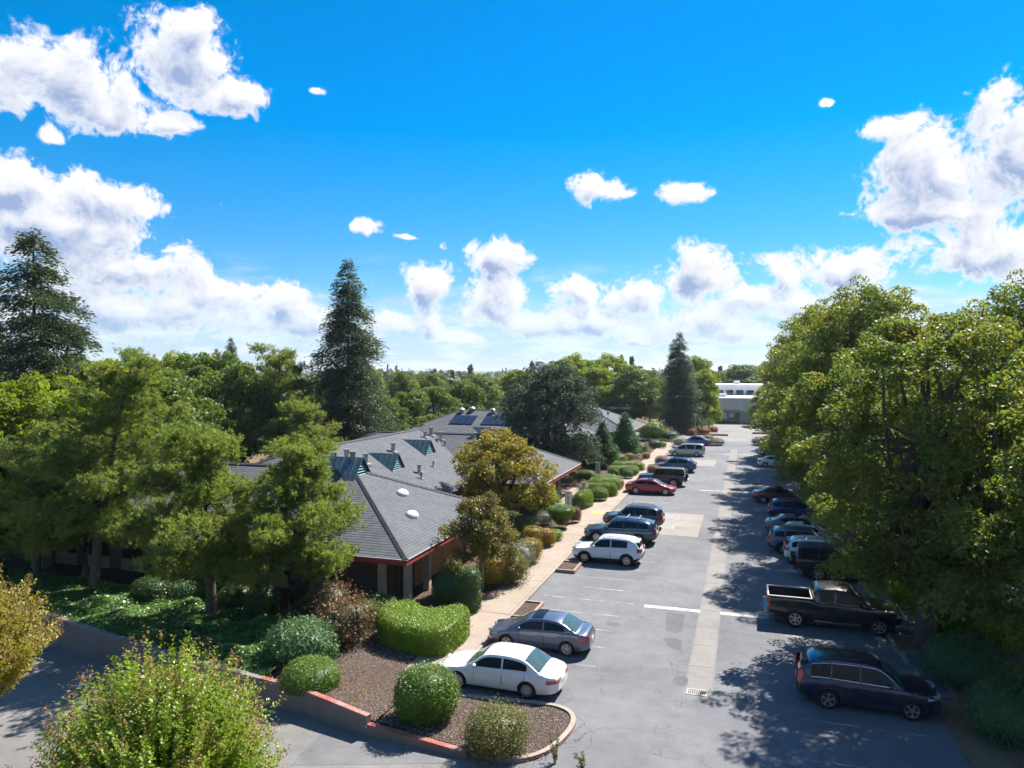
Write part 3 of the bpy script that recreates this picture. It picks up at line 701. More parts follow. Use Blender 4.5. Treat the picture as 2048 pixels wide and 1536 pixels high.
def box_walls(parent, x0, x1, y0, y1, z1, m):
    wall_run(parent, (x0, y0), (x1, y0), z1, m); wall_run(parent, (x1, y0 + .11), (x1, y1 - .11), z1, m); wall_run(parent, (x1, y1), (x0, y1), z1, m); wall_run(parent, (x0, y1 - .11), (x0, y0 + .11), z1, m)
box_walls(off1, -44.4, -17.5, 34.0, 44.2, WZ, m_brick); box_walls(off1, -35.5, -22.9, 44.31, 57.5, WZ, m_brick); box_walls(off1, -39.4, -17.3, 57.62, 68.5, WZ, m_brick)
def window(parent, x, y, w, z0, z1, face='e', panel=True):
    """window bay on an east or south wall, standing proud of it"""
    T = (lambda u, d, z: (x + d, y + u, z)) if face == 'e' else (lambda u, d, z: (x + u, y - d, z))
    def bx(u0, u1, d0, d1, za, zb, m, nm, par):
        mb = MB(); P = [T(u, d, z) for z in (za, zb) for (u, d) in ((u0, d0), (u1, d0), (u1, d1), (u0, d1))]
        mb.v = P; mb.f = [(0,3,2,1),(4,5,6,7),(0,1,5,4),(1,2,6,5),(2,3,7,6),(3,0,4,7)]; mb.m = [0] * 6
        return mb.build(nm, m, par)
    fr = bx(-w / 2 - .06, w / 2 + .06, 0.0, 0.05, z0 - .06, z1 + .06, m_frame, 'window', parent)
    bx(-w / 2, w / 2, 0.02, 0.058, z0, z1, m_glass, 'pane', fr)
    if panel: bx(-w / 2 - .1, w / 2 + .1, 0.0, 0.045, 0.12, z0 - .09, m_tan, 'panel', parent)
    return fr
def batten(parent, x, y, face='e'):
    if face == 'e': MB().box(x, x + .09, y - .07, y + .07, 0.1, WZ).build('batten', m_tan, parent)
    else: MB().box(x - .07, x + .07, y - .09, y, 0.1, WZ).build('batten', m_tan, parent)
for i in range(4):
    window(off1, -17.4, 37.6 + i * 1.55, 1.1, 1.15, 2.3); batten(off1, -17.4, 36.85 + i * 1.55)
MB().box(-17.39, -17.33, 36.2, 43.2, 0.1, 2.58).build('wood_cladding', m_tan, off1)
for i in range(5):
    window(off1, -17.2, 59.2 + i * 1.55, 1.1, 1.15, 2.3); batten(off1, -17.2, 58.4 + i * 1.55)
MB().box(-17.19, -17.13, 57.9, 66.6, 0.1, 2.58).build('wood_cladding', m_tan, off1)
MB().box(-17.2, -17.05, 66.9, 68.4, 0.1, 2.55).build('door', plain('dark_green_door', (0.02, 0.045, 0.04), 0.5), off1)
for i in range(5): window(off1, -22.8, 47.2 + i * 1.9, 1.3, 0.9, 2.3)
for i in range(9): window(off1, -42.5 + i * 2.6, 33.89, 1.5, 0.9, 2.2, 's')
for (x, y) in ((-17.6, 32.9), (-16.5, 33.6), (-16.5, 36.0), (-16.4, 57.6)):
    MB().box(x - .17, x + .17, y - .17, y + .17, 0.05, EZ - .2).build('post', m_post, off1)
MB().box(-17.4, -17.32, 34.6, 35.6, 0.1, 2.3).build('door', plain('dark_entry_door', (0.02, 0.02, 0.022), 0.4), off1)
# teal gablet vents with standing-seam roofs
def gablet(x, y, z, s=1.0, ln=2.6):
    """ridge runs west from the triangular louvre face at x; z = base of the triangle"""
    w, h = 0.95 * s, 1.05 * s
    tri = MB().face([(x, y - w * .86, z), (x, y + w * .86, z), (x, y, z + h * .86)]).face([(x - .1, y - w * .86, z), (x - .1, y, z + h * .86), (x - .1, y + w * .86, z)])
    g = tri.build('gablet', m_teal, off1)
    for i in range(5):
        f = 0.08 + i * 0.15; hw = w * .86 * (1 - f) - .06
        if hw > 0.05: MB().prism([(x + .004, y - hw), (x + .06, y - hw), (x + .06, y + hw), (x + .004, y + hw)], (lambda p, zz=z + h * .86 * f: zz + (.05 if p[0] < x + .03 else 0.0)), (lambda p, zz=z + h * .86 * f: zz + (.075 if p[0] < x + .03 else 0.025))).build('louvre', m_teal, g)
    for s_ in (-1, 1):
        e0, e1 = (x + .12, y + s_ * w, z - .02), (x + .12, y, z + h); b1 = (x - ln, y, z + h)
        lowx = x - 0.05
        rf = MB().face([e0, e1, b1, (lowx - .25, y + s_ * (w + 0.0), z - .02)] if s_ < 0 else [e0, (lowx - .25, y + s_ * w, z - .02), b1, e1])
        rfo = rf.build('metal_roof', m_seam, off1)
        for k in range(6):                                  # raised seams
            u = k / 6; top = Vector(e1).lerp(Vector(b1), u); 
            fr = 1 - u; bot = Vector((top.x, y + s_ * w * fr * 0.98, z - .02 + (h) * (1 - fr) * 0.98))
            MB().tube([top + Vector((0, 0, .02)), bot + Vector((0, 0, .02))], 0.022, 4).build('seam', m_seam, off1)
    MB().box(x + .02, x + .16, y - w * 1.02, y + w * 1.02, z - .09, z - .02).build('sill', m_lead, off1)
slx = lambda x: EZ + (-21.2 - x) * SL      # height of the main east plane
gablet(rb1[0] + 0.55, 38.75, zr1 - 0.55, 1.25, 2.4)
gablet(rb3[0] + 0.55, 63.0, zr3 - 0.55, 1.2, 2.4)
for gx_, gy_ in ((-25.4, 42.6), (-25.0, 49.2), (-25.7, 56.6)): gablet(gx_, gy_, slx(gx_) + 0.03, 1.1, 2.6)
def stack(x, y, z, r=0.13, h=0.65, cap=True):
    s = MB().lathe([(r, -0.3), (r, h - .1), (r * 1.3, h - .1), (r * 1.3, h + .02), (0, h + .05)] if cap else [(r, -.3), (r, h), (0, h)], 12, c=(x, y, z)).build('vent_pipe', m_galv, off1, True, 40)
    MB().box(x - r * 2, x + r * 2.4, y - r * 2, y + r * 2, z - .12, z + .03).build('flashing', m_lead, s)
for (x, y, r, h) in ((-27.2, 45.6, .17, .8), (-26.4, 46.9, .17, .75), (-27.0, 52.4, .16, .7), (-24.0, 50.9, .13, .65), (-23.4, 50.0, .08, .5), (-24.2, 54.0, .07, .45), (-27.9, 60.4, .13, .55), (-28.0, 62.0, .16, .75), (-27.0, 61.2, .09, .3), (-26.8, 61.6, .09, .3)):
    stack(x, y, slx(x), r, h)
for (x, y, r, h) in ((-27.0, 62.0, .15, .7), (-26.2, 61.0, .09, .5), (-24.0, 60.0, .12, .35), (-23.2, 59.4, .12, .35), (-23.6, 61.9, .15, .8)):
    stack(x, y, EZ + (y - 56.0) * SL, r, h)
for (x, y, h) in ((-24.0, 38.75, 0.9), (-22.7, 38.75, 1.0)): stack(x, y, zr1 + 0.1, 0.17, h)
for (x, y) in ((-19.6, 39.2), (-17.9, 37.0)):
    z = EZ + (AX1 - x) * SL; mb = MB()                     # white tunnel-skylight domes
    o = mb.lathe([(0.36, -0.15), (0.36, 0.06), (0.33, 0.14), (0.22, 0.23), (0.1, 0.26), (0.0, 0.265)], 18).build('skylight_dome', m_whiteplas, off1, True, 50)
    o.location = (x, y, z + .02); o.scale = (0.95, 1.35, 1); o.rotation_euler = (0, math.atan(SL) * 0.9, 0)
# the next office buildings along the same walk
off2 = thing('office_building', 'further grey roofed office building carrying a row of dark solar panels', 'building')
hip_roof(off2, -46, -19, 84, 101.5, EZ + .1, 0.42, 'x', course=0.3); box_walls(off2, -44.5, -20.6, 85.6, 100, WZ, m_stucco)
for i in range(6): window(off2, -20.5, 87 + i * 2.1, 1.3, 0.9, 2.3)
m_pv = plain('solar_cell_blue', (0.012, 0.016, 0.034), 0.3, 0.1, 0.6, 0.3, 6.0)
for i in range(9):
    if i == 3: continue
    x = -37.5 + i * 1.12; y0p, y1p = 88.6, 90.9
    mb = MB(); z0p, z1p = EZ + .1 + (y0p - 84) * 0.42 + .14, EZ + .1 + (y1p - 84) * 0.42 + .14
    mb.v = [(x, y0p, z0p), (x + 1.06, y0p, z0p), (x + 1.06, y1p, z1p), (x, y1p, z1p), (x, y0p, z0p - .06), (x + 1.06, y0p, z0p - .06), (x + 1.06, y1p, z1p - .06), (x, y1p, z1p - .06)]
    mb.f = [(0, 1, 2, 3), (7, 6, 5, 4), (0, 4, 5, 1), (1, 5, 6, 2), (2, 6, 7, 3), (3, 7, 4, 0)]; mb.m = [0] * 6
    mb.build('solar_panel', [m_pv], off2)
for (x, y) in ((-37.0, 92.0), (-32.5, 92.0), (-35.6, 92.4)):
    MB().lathe([(.2, -.3), (.2, .25), (.45, .28), (.45, .42), (.2, .62), (0, .66)], 14, c=(x, y, EZ + .1 + (y - 84) * .42)).build('roof_fan', m_galv, off2, True, 40)
off3 = thing('office_building', 'pale grey roofed office building behind the pair of small cedars', 'building')
hip_roof(off3, -36, -16.2, 106, 124, EZ + .1, 0.42, 'y', course=0.3); box_walls(off3, -34.5, -17.8, 107.6, 122.4, WZ, m_stucco)
for i in range(5): window(off3, -17.7, 109 + i * 2.3, 1.3, 0.9, 2.3)
for (x, y) in ((-24.5, 117.0), (-23.0, 113), (-21.0, 115)):
    MB().lathe([(.16, -.3), (.16, .4), (.25, .42), (.25, .55), (0, .6)], 10, c=(x, y, EZ + .1 + (-16.2 - x) * .42)).build('vent_pipe', m_galv, off3)
# far end of the aisle: pale shop building with a taller block of offices behind
m_cream = plain('cream_stucco', (0.74, 0.70, 0.62), 0.9, 0, 0.2, 0.1, 0.6); m_sage = plain('sage_stucco', (0.40, 0.43, 0.36), 0.9, 0, 0.2, 0.1, 0.6)
m_whitew = plain('white_stucco', (0.78, 0.79, 0.82), 0.85, 0, 0.2, 0.08, 0.5); m_paper = plain('paper_notice', (0.62, 0.6, 0.55), 0.8)
shop = thing('shop_building', 'cream and sage shop front with covered entry at the far end of the aisle', 'building')
MB().box(-16, 26, 172, 190, -0.1, 5.2).build('wall', m_cream, shop); MB().box(-16.3, 26.3, 171.7, 190.3, 5.2, 5.75).build('parapet', plain('white_trim', (0.6, 0.58, 0.55), .8), shop)
MB().box(-1.2, 26.1, 171.55, 171.98, -0.1, 2.7).build('sage_wainscot', m_sage, shop); MB().box(-16.1, -1.3, 171.7, 171.98, 2.5, 3.0).build('canopy_band', m_post, shop)
MB().box(-6.4, -1.35, 171.85, 171.99, 0.0, 2.45).build('entry', m_glass, shop)
for x, z0, z1 in ((-5.2, .9, 2.3), (-3.7, 1.3, 2.3)): MB().box(x, x + 1.2, 171.8, 171.84, z0, z1).build('notice', m_paper, shop)
for x in (-7.2, -6.5, -1.3): MB().box(x, x + .45, 171.5, 171.8, 0, 2.5).build('pillar', m_sage, shop)
for x in (3, 8, 13): 
    w_ = MB().box(x, x + 2.2, 171.6, 171.97, 2.75, 4.0).build('window', m_frame, shop); MB().box(x + .1, x + 2.1, 171.57, 171.6, 2.85, 3.9).build('pane', m_glass, w_)
MB().box(-1.3, 26, 170.9, 171.5, -0.05, 0.35).build('planter_kerb', m_kerb, shop)
up = thing('office_block', 'white two storey block with a row of dark windows rising behind the shop', 'building')
MB().box(-18, 16, 191, 206, 0, 8.1).build('wall', m_whitew, up); MB().box(-18.2, 16.2, 190.8, 206.2, 8.1, 8.4).build('parapet', m_whitew, up)
for i in range(13):
    x = -17 + i * 2.45; w_ = MB().box(x, x + 1.7, 190.85, 190.99, 5.0, 7.0).build('window', m_frame, up); MB().box(x + .08, x + 1.62, 190.81, 190.85, 5.08, 6.92).build('pane', m_glass, w_)
for x, w in ((-3, 1.4), (5.0, 1.3), (8.8, 1.2)): MB().box(x, x + w, 196, 197.4, 8.3, 9.3).build('roof_unit', m_whitew, up)
for x, w in ((-6, 1.6), (3, 1.2)): MB().box(x, x + w, 178, 179.6, 5.7, 6.5).build('roof_unit', m_whitew, shop)
shed = thing('timber_shed', 'dark brown timber building with pale flat roof beyond the cedars', 'building')
MB().box(-30, -22.5, 146, 156, 0, 4.2).build('wall', plain('dark_timber', (0.07, 0.035, 0.025), .85), shed); MB().box(-30.6, -21.9, 145.4, 156.6, 4.2, 4.6).build('roof', plain('pale_roof', (0.42, 0.33, 0.28), .8), shed)
for i in range(4): MB().box(-29.5 + i * 1.8, -28.3 + i * 1.8, 145.9, 145.99, 0.6, 3.2).build('panel', plain('brown_panel', (0.12, 0.06, 0.04), .8), shed)
# low pale shops across the street, behind the trees on the left
X_, Y_ = AT(860, 190)
fs = thing('shop_building', 'long low pale building half hidden behind the round street trees', 'building', (X_, Y_, 0), R(10))
MB().box(-30, 32, 0, 14, 0, 4.3).build('wall', m_cream, fs); MB().box(-30.3, 32.3, -.3, 14.3, 4.3, 4.9).build('roof', plain('brown_flat_roof', (0.16, 0.10, 0.08), .85), fs)
for i in range(10): MB().box(-28 + i * 6, -24 + i * 6, -.1, -.01, .8, 2.8).build('window', m_glass, fs)
# water tower far off
X_, Y_ = AT(1080, 640); 
wt = thing('water_tower', 'distant white cylindrical water tower above the treetops', 'water tower', (X_, Y_, 0))
MB().lathe([(0.0, 12.6), (3.9, 12.6), (4.1, 13.0), (4.1, 19.6), (3.9, 20.0), (0.2, 21.2), (0, 21.2)], 24).build('tank', m_whitew, wt, True, 35)
for a in range(6): MB().tube([(3.4 * math.cos(a * 1.047), 3.4 * math.sin(a * 1.047), 0), (3.4 * math.cos(a * 1.047), 3.4 * math.sin(a * 1.047), 12.8)], 0.22, 6).build('leg', m_whitew, wt)
MB().lathe([(4.3, 12.9), (4.35, 12.9), (4.35, 13.9), (4.3, 13.9)], 24).build('railing', m_whitew, wt)

# ------------------------------------------------------------------ plants
def quads_mesh(name, C, T, N, Ln, Wd, mats, midx=None, fold=0.25, extra=None, square=False):
    """leaf faces: centre C, long axis T, normal N (unit), length, width -> one mesh (numpy, no loops)"""
    n = len(C); B_ = np.cross(N, T); h = (Ln / 2)[:, None]; w = (Wd / 2)[:, None]
    V = np.empty((n, 4, 3), np.float32)
    if square:
        V[:, 0] = C - T * h - B_ * w * .6; V[:, 1] = C - T * h * .2 + B_ * w; V[:, 2] = C + T * h + B_ * w * .5; V[:, 3] = C + T * h * .3 - B_ * w
    else:
        V[:, 0] = C - T * h; V[:, 1] = C + B_ * w + N * w * fold; V[:, 2] = C + T * h; V[:, 3] = C - B_ * w + N * w * fold
    V = V.reshape(-1, 3); nv = n * 4; ev = np.zeros((0, 3), np.float32); ef = []
    if extra is not None:
        ev = np.array(extra.v, np.float32).reshape(-1, 3); ef = extra.f
    me = bpy.data.meshes.new(name); me.vertices.add(nv + len(ev)); me.vertices.foreach_set('co', np.concatenate([V, ev]).astype(np.float32).ravel())
    loops = np.arange(nv, dtype=np.int32); starts = np.arange(0, nv, 4, dtype=np.int32)
    if ef:
        el = np.concatenate([np.array(f) for f in ef]).astype(np.int32) + nv; es = np.cumsum([0] + [len(f) for f in ef[:-1]]).astype(np.int32) + nv
        loops = np.concatenate([loops, el]); starts = np.concatenate([starts, es])
    me.loops.add(len(loops)); me.loops.foreach_set('vertex_index', loops.astype(np.int32))
    me.polygons.add(len(starts)); me.polygons.foreach_set('loop_start', starts.astype(np.int32))
    for m in (mats if isinstance(mats, (list, tuple)) else [mats]): me.materials.append(m)
    mi = np.zeros(len(starts), np.int32)
    if midx is not None: mi[:n] = midx
    if ef: mi[n:] = np.array(extra.m)
    me.polygons.foreach_set('material_index', mi)
    me.update(calc_edges=True); return me
def unit(a): return a / np.maximum(np.linalg.norm(a, axis=-1, keepdims=True), 1e-9)
def rdir(rg, n): return unit(rg.normal(size=(n, 3)))
def tangent(rg, N, hint=None, k=0.0):
    t = rdir(rg, len(N))
    if hint is not None: t = t + hint * k
    t = t - N * np.sum(t * N, -1, keepdims=True); return unit(t)
m_bark = plain('grey_brown_bark', (0.115, 0.085, 0.065), 0.95, 0, 0.1, 0.4, 5.0, 0.03, 18, world=False)
m_barkdark = plain('dark_bark', (0.055, 0.042, 0.034), 0.95, 0, 0.1, 0.4, 5.0, 0.03, 18, world=False)
m_barkred = plain('redwood_bark', (0.13, 0.065, 0.045), 0.95, 0, 0.1, 0.4, 5.0, 0.03, 14, world=False)
m_barkpale = plain('smooth_pale_bark', (0.28, 0.20, 0.14), 0.85, 0, 0.2, 0.3, 8.0, world=False)

def limb(mb, a, b, r0, r1, rg, sag=0.12, n=5, sides=6):
    a, b = Vector(a), Vector(b); L = (b - a).length; off = Vector((rg.normal(), rg.normal(), rg.normal() * .5)) * L * sag * 0.6
    pts = []
    for i in range(n + 1):
        f = i / n; pts.append(a.lerp(b, f) + off * math.sin(f * math.pi) + Vector((0, 0, L * 0.08 * math.sin(f * math.pi))))
    mb.tube(pts, [r0 + (r1 - r0) * (i / n) ** 0.8 for i in range(n + 1)], sides)
def broadleaf(seed, H, Rc, base, nleaf, leaf, mats, boughs=16, trunk_r=0.28, fork=0.22, shape=0.62, clump=0.85, aspect=0.55, up=0.35, bark=None, lean=(0, 0), midfn=None, square=False, open_=0.3, bscale=1.0, low=0.62):
    """a crown of boughs, each bough a cloud of clumps, each clump a shell of leaves"""
    rg = np.random.default_rng(seed); ch = H - base
    wood = MB(); cz = base + ch * 0.5; tx, ty = lean
    fk = Vector((tx * fork, ty * fork, max(base * 0.9, H * fork)))
    bc = []; tries = 0
    while len(bc) < boughs and tries < 4000:
        tries += 1
        f = rg.uniform(0.04, 1.0) ** 0.85; z = base + ch * f
        prof = math.sqrt(max(0.0, 1 - abs((f - 0.42) / (0.60 if f > .42 else low)) ** 2.3)) * (1 - 0.10 * f)
        rr = Rc * prof * rg.uniform(0.45, 0.86); a = rg.uniform(0, 2 * math.pi)
        p = np.array([tx * f + rr * math.cos(a), ty * f + rr * math.sin(a), z - ch * 0.06])
        if all(np.linalg.norm((p - q[0]) * np.array([1, 1, 0.85])) > Rc * 0.36 * bscale for q in bc) or tries > 3000:
            bc.append((p, bscale * Rc * rg.uniform(0.26, 0.42) * (0.75 + 0.35 * prof)))
    bc.append((np.array([tx, ty, H - Rc * 0.34]), Rc * 0.36))
    cen, rad = [], []
    for p, r in bc:
        nc = max(6, int(15 * (r / (Rc * 0.35)) ** 2 / bscale ** 2))
        d = rdir(rg, nc); d[:, 2] = np.abs(d[:, 2]) * 0.9 - 0.25 * rg.random(nc); d = unit(d)
        q = p + d * r * rg.uniform(0.62, 1.12, (nc, 1)) * np.array([1, 1, 0.9]); cen.append(q); rad.append(clump * rg.uniform(0.55, 1.15, nc))
        cs = Vector(p); limb(wood, fk if rg.random() < .7 else (tx * .5, ty * .5, cz), cs, trunk_r * 0.42, 0.04, rg, n=5)
        for j in range(min(nc, 5)): limb(wood, cs, q[j], 0.045, 0.012, rg, n=3, sides=4)
    cen = np.concatenate(cen); rad = np.concatenate(rad)
    w = rad ** 2; k = rg.choice(len(cen), nleaf, p=w / w.sum())
    d = rdir(rg, nleaf); d[:, 2] += 0.30; d = unit(d)
    C = cen[k] + d * rad[k][:, None] * (1 - open_ * rg.random((nleaf, 1)) ** 1.5) * np.array([1, 1, 0.72]) + rg.normal(size=(nleaf, 3)) * 0.05
    C[:, 2] = np.maximum(C[:, 2], base * 0.55)
    N = unit(d * 0.55 + rdir(rg, nleaf) * 0.75 + np.array([0, 0, up])); T = tangent(rg, N, np.array([0, 0, -1.0]), 0.4)
    s = leaf * rg.uniform(0.6, 1.35, nleaf)
    mi = midfn(rg, C, nleaf) if midfn else None
    crown = quads_mesh('crown', C, T, N, s, s * aspect, mats, mi, square=square)
    tr = MB(); pts = [(0, 0, -0.25), (tx * .03, ty * .03, H * 0.04), (tx * fork * .5, ty * fork * .5, fk.z * .55), fk[:], (tx * .5, ty * .5, cz), (tx * .85, ty * .85, H * .86)]
    tr.tube(pts, [trunk_r * 1.5, trunk_r * 1.08, trunk_r, trunk_r * .85, trunk_r * .45, 0.03], 10)
    n0 = len(tr.v); tr.v += wood.v; tr.f += [tuple(i + n0 for i in f) for f in wood.f]; tr.m += wood.m
    return crown, tr.mesh('trunk', bark or m_bark, True)
def conifer(seed, H, Rb, base, nblade, blade, mats, levels=34, droop=0.18, top_pow=0.85, irregular=0.25, bark=None, per=7, width=0.22, trunk_r=0.35):
    """pyramid of drooping boughs in whorls, hung with flat sprays"""
    rg = np.random.default_rng(seed); wood = MB(); A, B_, W = [], [], []
    for i in range(levels):
        f = (i + rg.uniform(-.8, .8)) / levels; f = min(max(f, 0), 0.985); z = base + (H - base) * f
        r = Rb * (1 - f) ** top_pow * (1.0 if f > 0.12 else 0.75 + f * 2)
        for j in range(per if f < .85 else 5):
            a = rg.uniform(0, 2 * math.pi); rr = max(0.35, r * rg.uniform(1 - irregular * 1.7, 1 + irregular * .5))
            e = np.array([rr * math.cos(a), rr * math.sin(a), z - rr * droop + rg.uniform(-.9, .9) * min(1, rr * .25)]); s = np.array([0, 0, z + rr * 0.12])
            A.append(s); B_.append(e); W.append(rr)
            if j % 2 == 0: limb(wood, s, e, 0.05 * (1 - f) + .02, 0.01, rg, 0.03, 3, 4)
    A, B_, W = map(np.array, (A, B_, W)); k = rg.choice(len(A), nblade, p=W ** 1.25 / (W ** 1.25).sum())
    u = rg.random(nblade) ** 0.62; P = A[k] + (B_[k] - A[k]) * u[:, None]; P[:, 2] += np.sin(u * math.pi) * W[k] * 0.05
    d = unit(B_[k] - A[k]); side = unit(np.cross(d, [0, 0, 1.0])); s = rg.normal(size=nblade)
    spread = W[k] * width * (0.35 + 0.75 * np.sin(np.clip(u, 0, 1) * math.pi * .8))
    C = P + side * (s * spread)[:, None] + rg.normal(size=(nblade, 3)) * np.array([.12, .12, .26]) - np.array([0, 0, 1.0]) * (np.abs(s) * spread * 0.28)[:, None]
    T = unit(d + side * (np.sign(s) * 0.8)[:, None] + rdir(rg, nblade) * 0.45 + np.array([0, 0, -0.15]))
    N = unit(np.cross(T, side) * 0.3 + rdir(rg, nblade) * 0.9 + np.array([0, 0, .5])); N = unit(N - T * np.sum(N * T, -1, keepdims=True))
    L_ = blade * rg.uniform(.6, 1.4, nblade)
    crown = quads_mesh('crown', C, T, N, L_, L_ * 0.27, mats)
    tr = MB().tube([(0, 0, -.3), (0, 0, H * .06), (0, 0, H * .5), (0, 0, H * .985)], [trunk_r * 1.3, trunk_r, trunk_r * .6, 0.02], 10)
    n0 = len(tr.v); tr.v += wood.v; tr.f += [tuple(i + n0 for i in f) for f in wood.f]; tr.m += wood.m
    return crown, tr.mesh('trunk', bark or m_barkred, True)
def pine(seed, H, Rc, base, ntuft, mats, lean=(0, 0), boughs=20, blades=11, trunk_r=0.24, L=0.205, top=1.0):
    """open-limbed pine: upswept branch ends carrying round tufts of needles"""
    rg = np.random.default_rng(seed); wood = MB(); tx, ty = lean
    axis = lambda f: np.array([tx * f ** 1.5, ty * f ** 1.5, H * f])
    tips, tdir = [], []
    for i in range(boughs):
        f = base / H + (1 - base / H) * (i + rg.uniform(0, .9)) / boughs; s = axis(min(f, .97))
        fr = (f - base / H) / (1 - base / H); r = Rc * (0.62 + 0.55 * math.sin(min(1, fr * 1.25 + .18) * math.pi * .93)) * (1 - 0.45 * fr ** 2.2) * rg.uniform(0.62, 1.08)
        a = i * 2.4 + rg.uniform(-.5, .5); e = s + np.array([r * math.cos(a), r * math.sin(a), r * rg.uniform(0.02, 0.34)])
        limb(wood, s, e, 0.085 * (1.15 - fr), 0.025, rg, 0.13, 5, 5)
        ns = int(6 + 5.5 * r)
        for j in range(ns):
            u = rg.uniform(.28, 1.05); o = rdir(rg, 1)[0] * np.array([1, 1, .55]); p = s + (e - s) * u + o * r * 0.30 * rg.uniform(.35, 1.05) + np.array([0, 0, r * .05])
            if j < 5: limb(wood, s + (e - s) * min(u, 1) * .85, p, 0.03, 0.012, rg, 0.1, 3, 4)
            m = 9; q = p + rdir(rg, m) * rg.uniform(0.10, 0.62, (m, 1)) * np.array([1, 1, .7]); tips.append(q); tdir.append(unit((q - p) * .8 + (e - s) / r * .22 + np.array([0, 0, .30])))
    tips = np.concatenate(tips); tdir = np.concatenate(tdir)
    k = rg.choice(len(tips), ntuft); P = tips[k] + rg.normal(size=(ntuft, 3)) * .09; D = unit(tdir[k] + rdir(rg, ntuft) * .35)
    kk = np.repeat(np.arange(ntuft), blades); n = len(kk); T = unit(D[kk] * .75 + rdir(rg, n) * .85); l = L * rg.uniform(.65, 1.25, n)
    C = P[kk] + T * (l * .5)[:, None] - D[kk] * (rg.random(n) * .16)[:, None]; N = tangent(rg, T)
    crown = quads_mesh('crown', C, T, N, l, np.full(n, 0.037) * rg.uniform(.7, 1.3, n), mats)
    pts = [(0, 0, -.2)] + [tuple(axis(f)) for f in (.04, .25, .5, .75, .98)]
    tr = MB().tube(pts, [trunk_r * 1.4, trunk_r * 1.1, trunk_r, trunk_r * .75, trunk_r * .42, .03], 10)
    n0 = len(tr.v); tr.v += wood.v; tr.f += [tuple(i + n0 for i in f) for f in wood.f]; tr.m += wood.m
    return crown, tr.mesh('trunk', m_bark, True)
def myrtle(seed, H, Rc, base, nshoot, per, leaf, mats, trunks=5, tip=0.35, bark=None):
    """vase of shoots that arch outwards, leaves in ranks along each shoot, seed heads at the tips"""
    rg = np.random.default_rng(seed); wood = MB()
    C, T, N, S, M = [], [], [], [], []
    forks = []
    for i in range(trunks):
        a = i * 2 * math.pi / trunks + rg.uniform(-.3, .3); e = np.array([math.cos(a) * Rc * .35, math.sin(a) * Rc * .35, base + (H - base) * .28]); forks.append(e)
        limb(wood, (math.cos(a) * .1, math.sin(a) * .1, -.15), e, 0.075, 0.04, rg, .06, 6, 6)
    forks = np.array(forks)
    for i in range(nshoot):
        f = rg.random(); a = rg.uniform(0, 2 * math.pi); pol = math.acos(1 - rg.random() * 1.18) 
        d = np.array([math.cos(a) * math.sin(pol), math.sin(a) * math.sin(pol), math.cos(pol)]) * rg.uniform(.42, 1.10) ** .55
        e = np.array([d[0] * Rc, d[1] * Rc, base + (H - base) * (.34 + .66 * d[2])]) + rg.normal(size=3) * .12
        d2 = unit(e - np.array([0, 0, base * .6])); L = rg.uniform(.7, 1.5); s = e - d2 * L - np.array([0, 0, L * .25])
        if i % 14 == 0: limb(wood, forks[rg.integers(trunks)], s, .03, .01, rg, .08, 3, 4)
        u = np.sort(rg.random(per)); bend = np.array([d[0] * .35, d[1] * .35, -0.18]); P = s + (e - s) * u[:, None] + bend * (u[:, None] ** 2) * .45 * L
        ax = unit((e - s) + bend * .5); sd = unit(np.cross(np.broadcast_to(ax, (per, 3)), rdir(rg, per)))
        t = unit(sd + ax * .55); C.append(P + t * leaf * .5); T.append(t); N.append(unit(np.cross(t, np.cross(ax, t)) + rdir(rg, per) * .35 + np.array([0, 0, .4])))
        S.append(leaf * rg.uniform(.65, 1.3, per) * (1 - .35 * u)); M.append(np.zeros(per, int))
        if rg.random() < tip:
            m = 22; P = s + (e - s) + bend * .45 * L + ax * (rg.random((m, 1)) * .26 - .02) + rg.normal(size=(m, 3)) * .055
            t = rdir(rg, m); C.append(P); T.append(t); N.append(tangent(rg, t)); S.append(leaf * rg.uniform(.35, .75, m)); M.append(np.ones(m, int))
    C, T, N, S, M = map(np.concatenate, (C, T, N, S, M)); N = unit(N - T * np.sum(N * T, -1, keepdims=True))
    return quads_mesh('crown', C, T, N, S, S * .58, mats, M), wood.mesh('trunk', bark or m_barkpale, True)
def tree(name, meshes, label, cat, loc, rz=0.0, sc=1.0, sz=None, group=None):
    o = thing(name, label, cat, loc, rz, group); o.scale = (sc, sc, sz or sc)
    link(bpy.data.objects.new('trunk', meshes[1]), o); link(bpy.data.objects.new('crown', meshes[0]), o); return o

# ---- clipped and loose shrubs: leaves laid over a modelled body
def body_revolve(prof, n=22, rings=None, sx=1.0, sy=1.0, rough=0.0, seed=0):
    rg = np.random.default_rng(seed); ph = rg.uniform(0, 6.28, 6); mb = MB(); P = []
    for (r, z) in prof:
        for j in range(n):
            a = 2 * math.pi * j / n; q = 1 + rough * (math.sin(2 * a + ph[0] + z * 2) * .5 + math.sin(3 * a + ph[1] - z * 3) * .4 + math.sin(5 * a + ph[2] + z * 5) * .3)
            P.append((r * q * sx * math.cos(a), r * q * sy * math.sin(a), z))
    mb.v = P
    for i in range(len(prof) - 1):
        for j in range(n): k = (j + 1) % n; mb.f.append((i * n + j, i * n + k, (i + 1) * n + k, (i + 1) * n + j)); mb.m.append(0)
    return mb
def dome_prof(r, h, low=0.12, belly=0.45, flat=2.2, k=11):
    out = []
    for i in range(k):
        f = i / (k - 1); z = h * f
        q = (max(0, 1 - abs((f - belly) / (1 - belly)) ** flat)) ** (1 / flat) if f > belly else (max(0, 1 - abs((belly - f) / belly) ** 2 * (1 - .72 ** 2))) ** .5
        out.append((max(r * q, 0.001), z + low * (1 - f)))
    return out
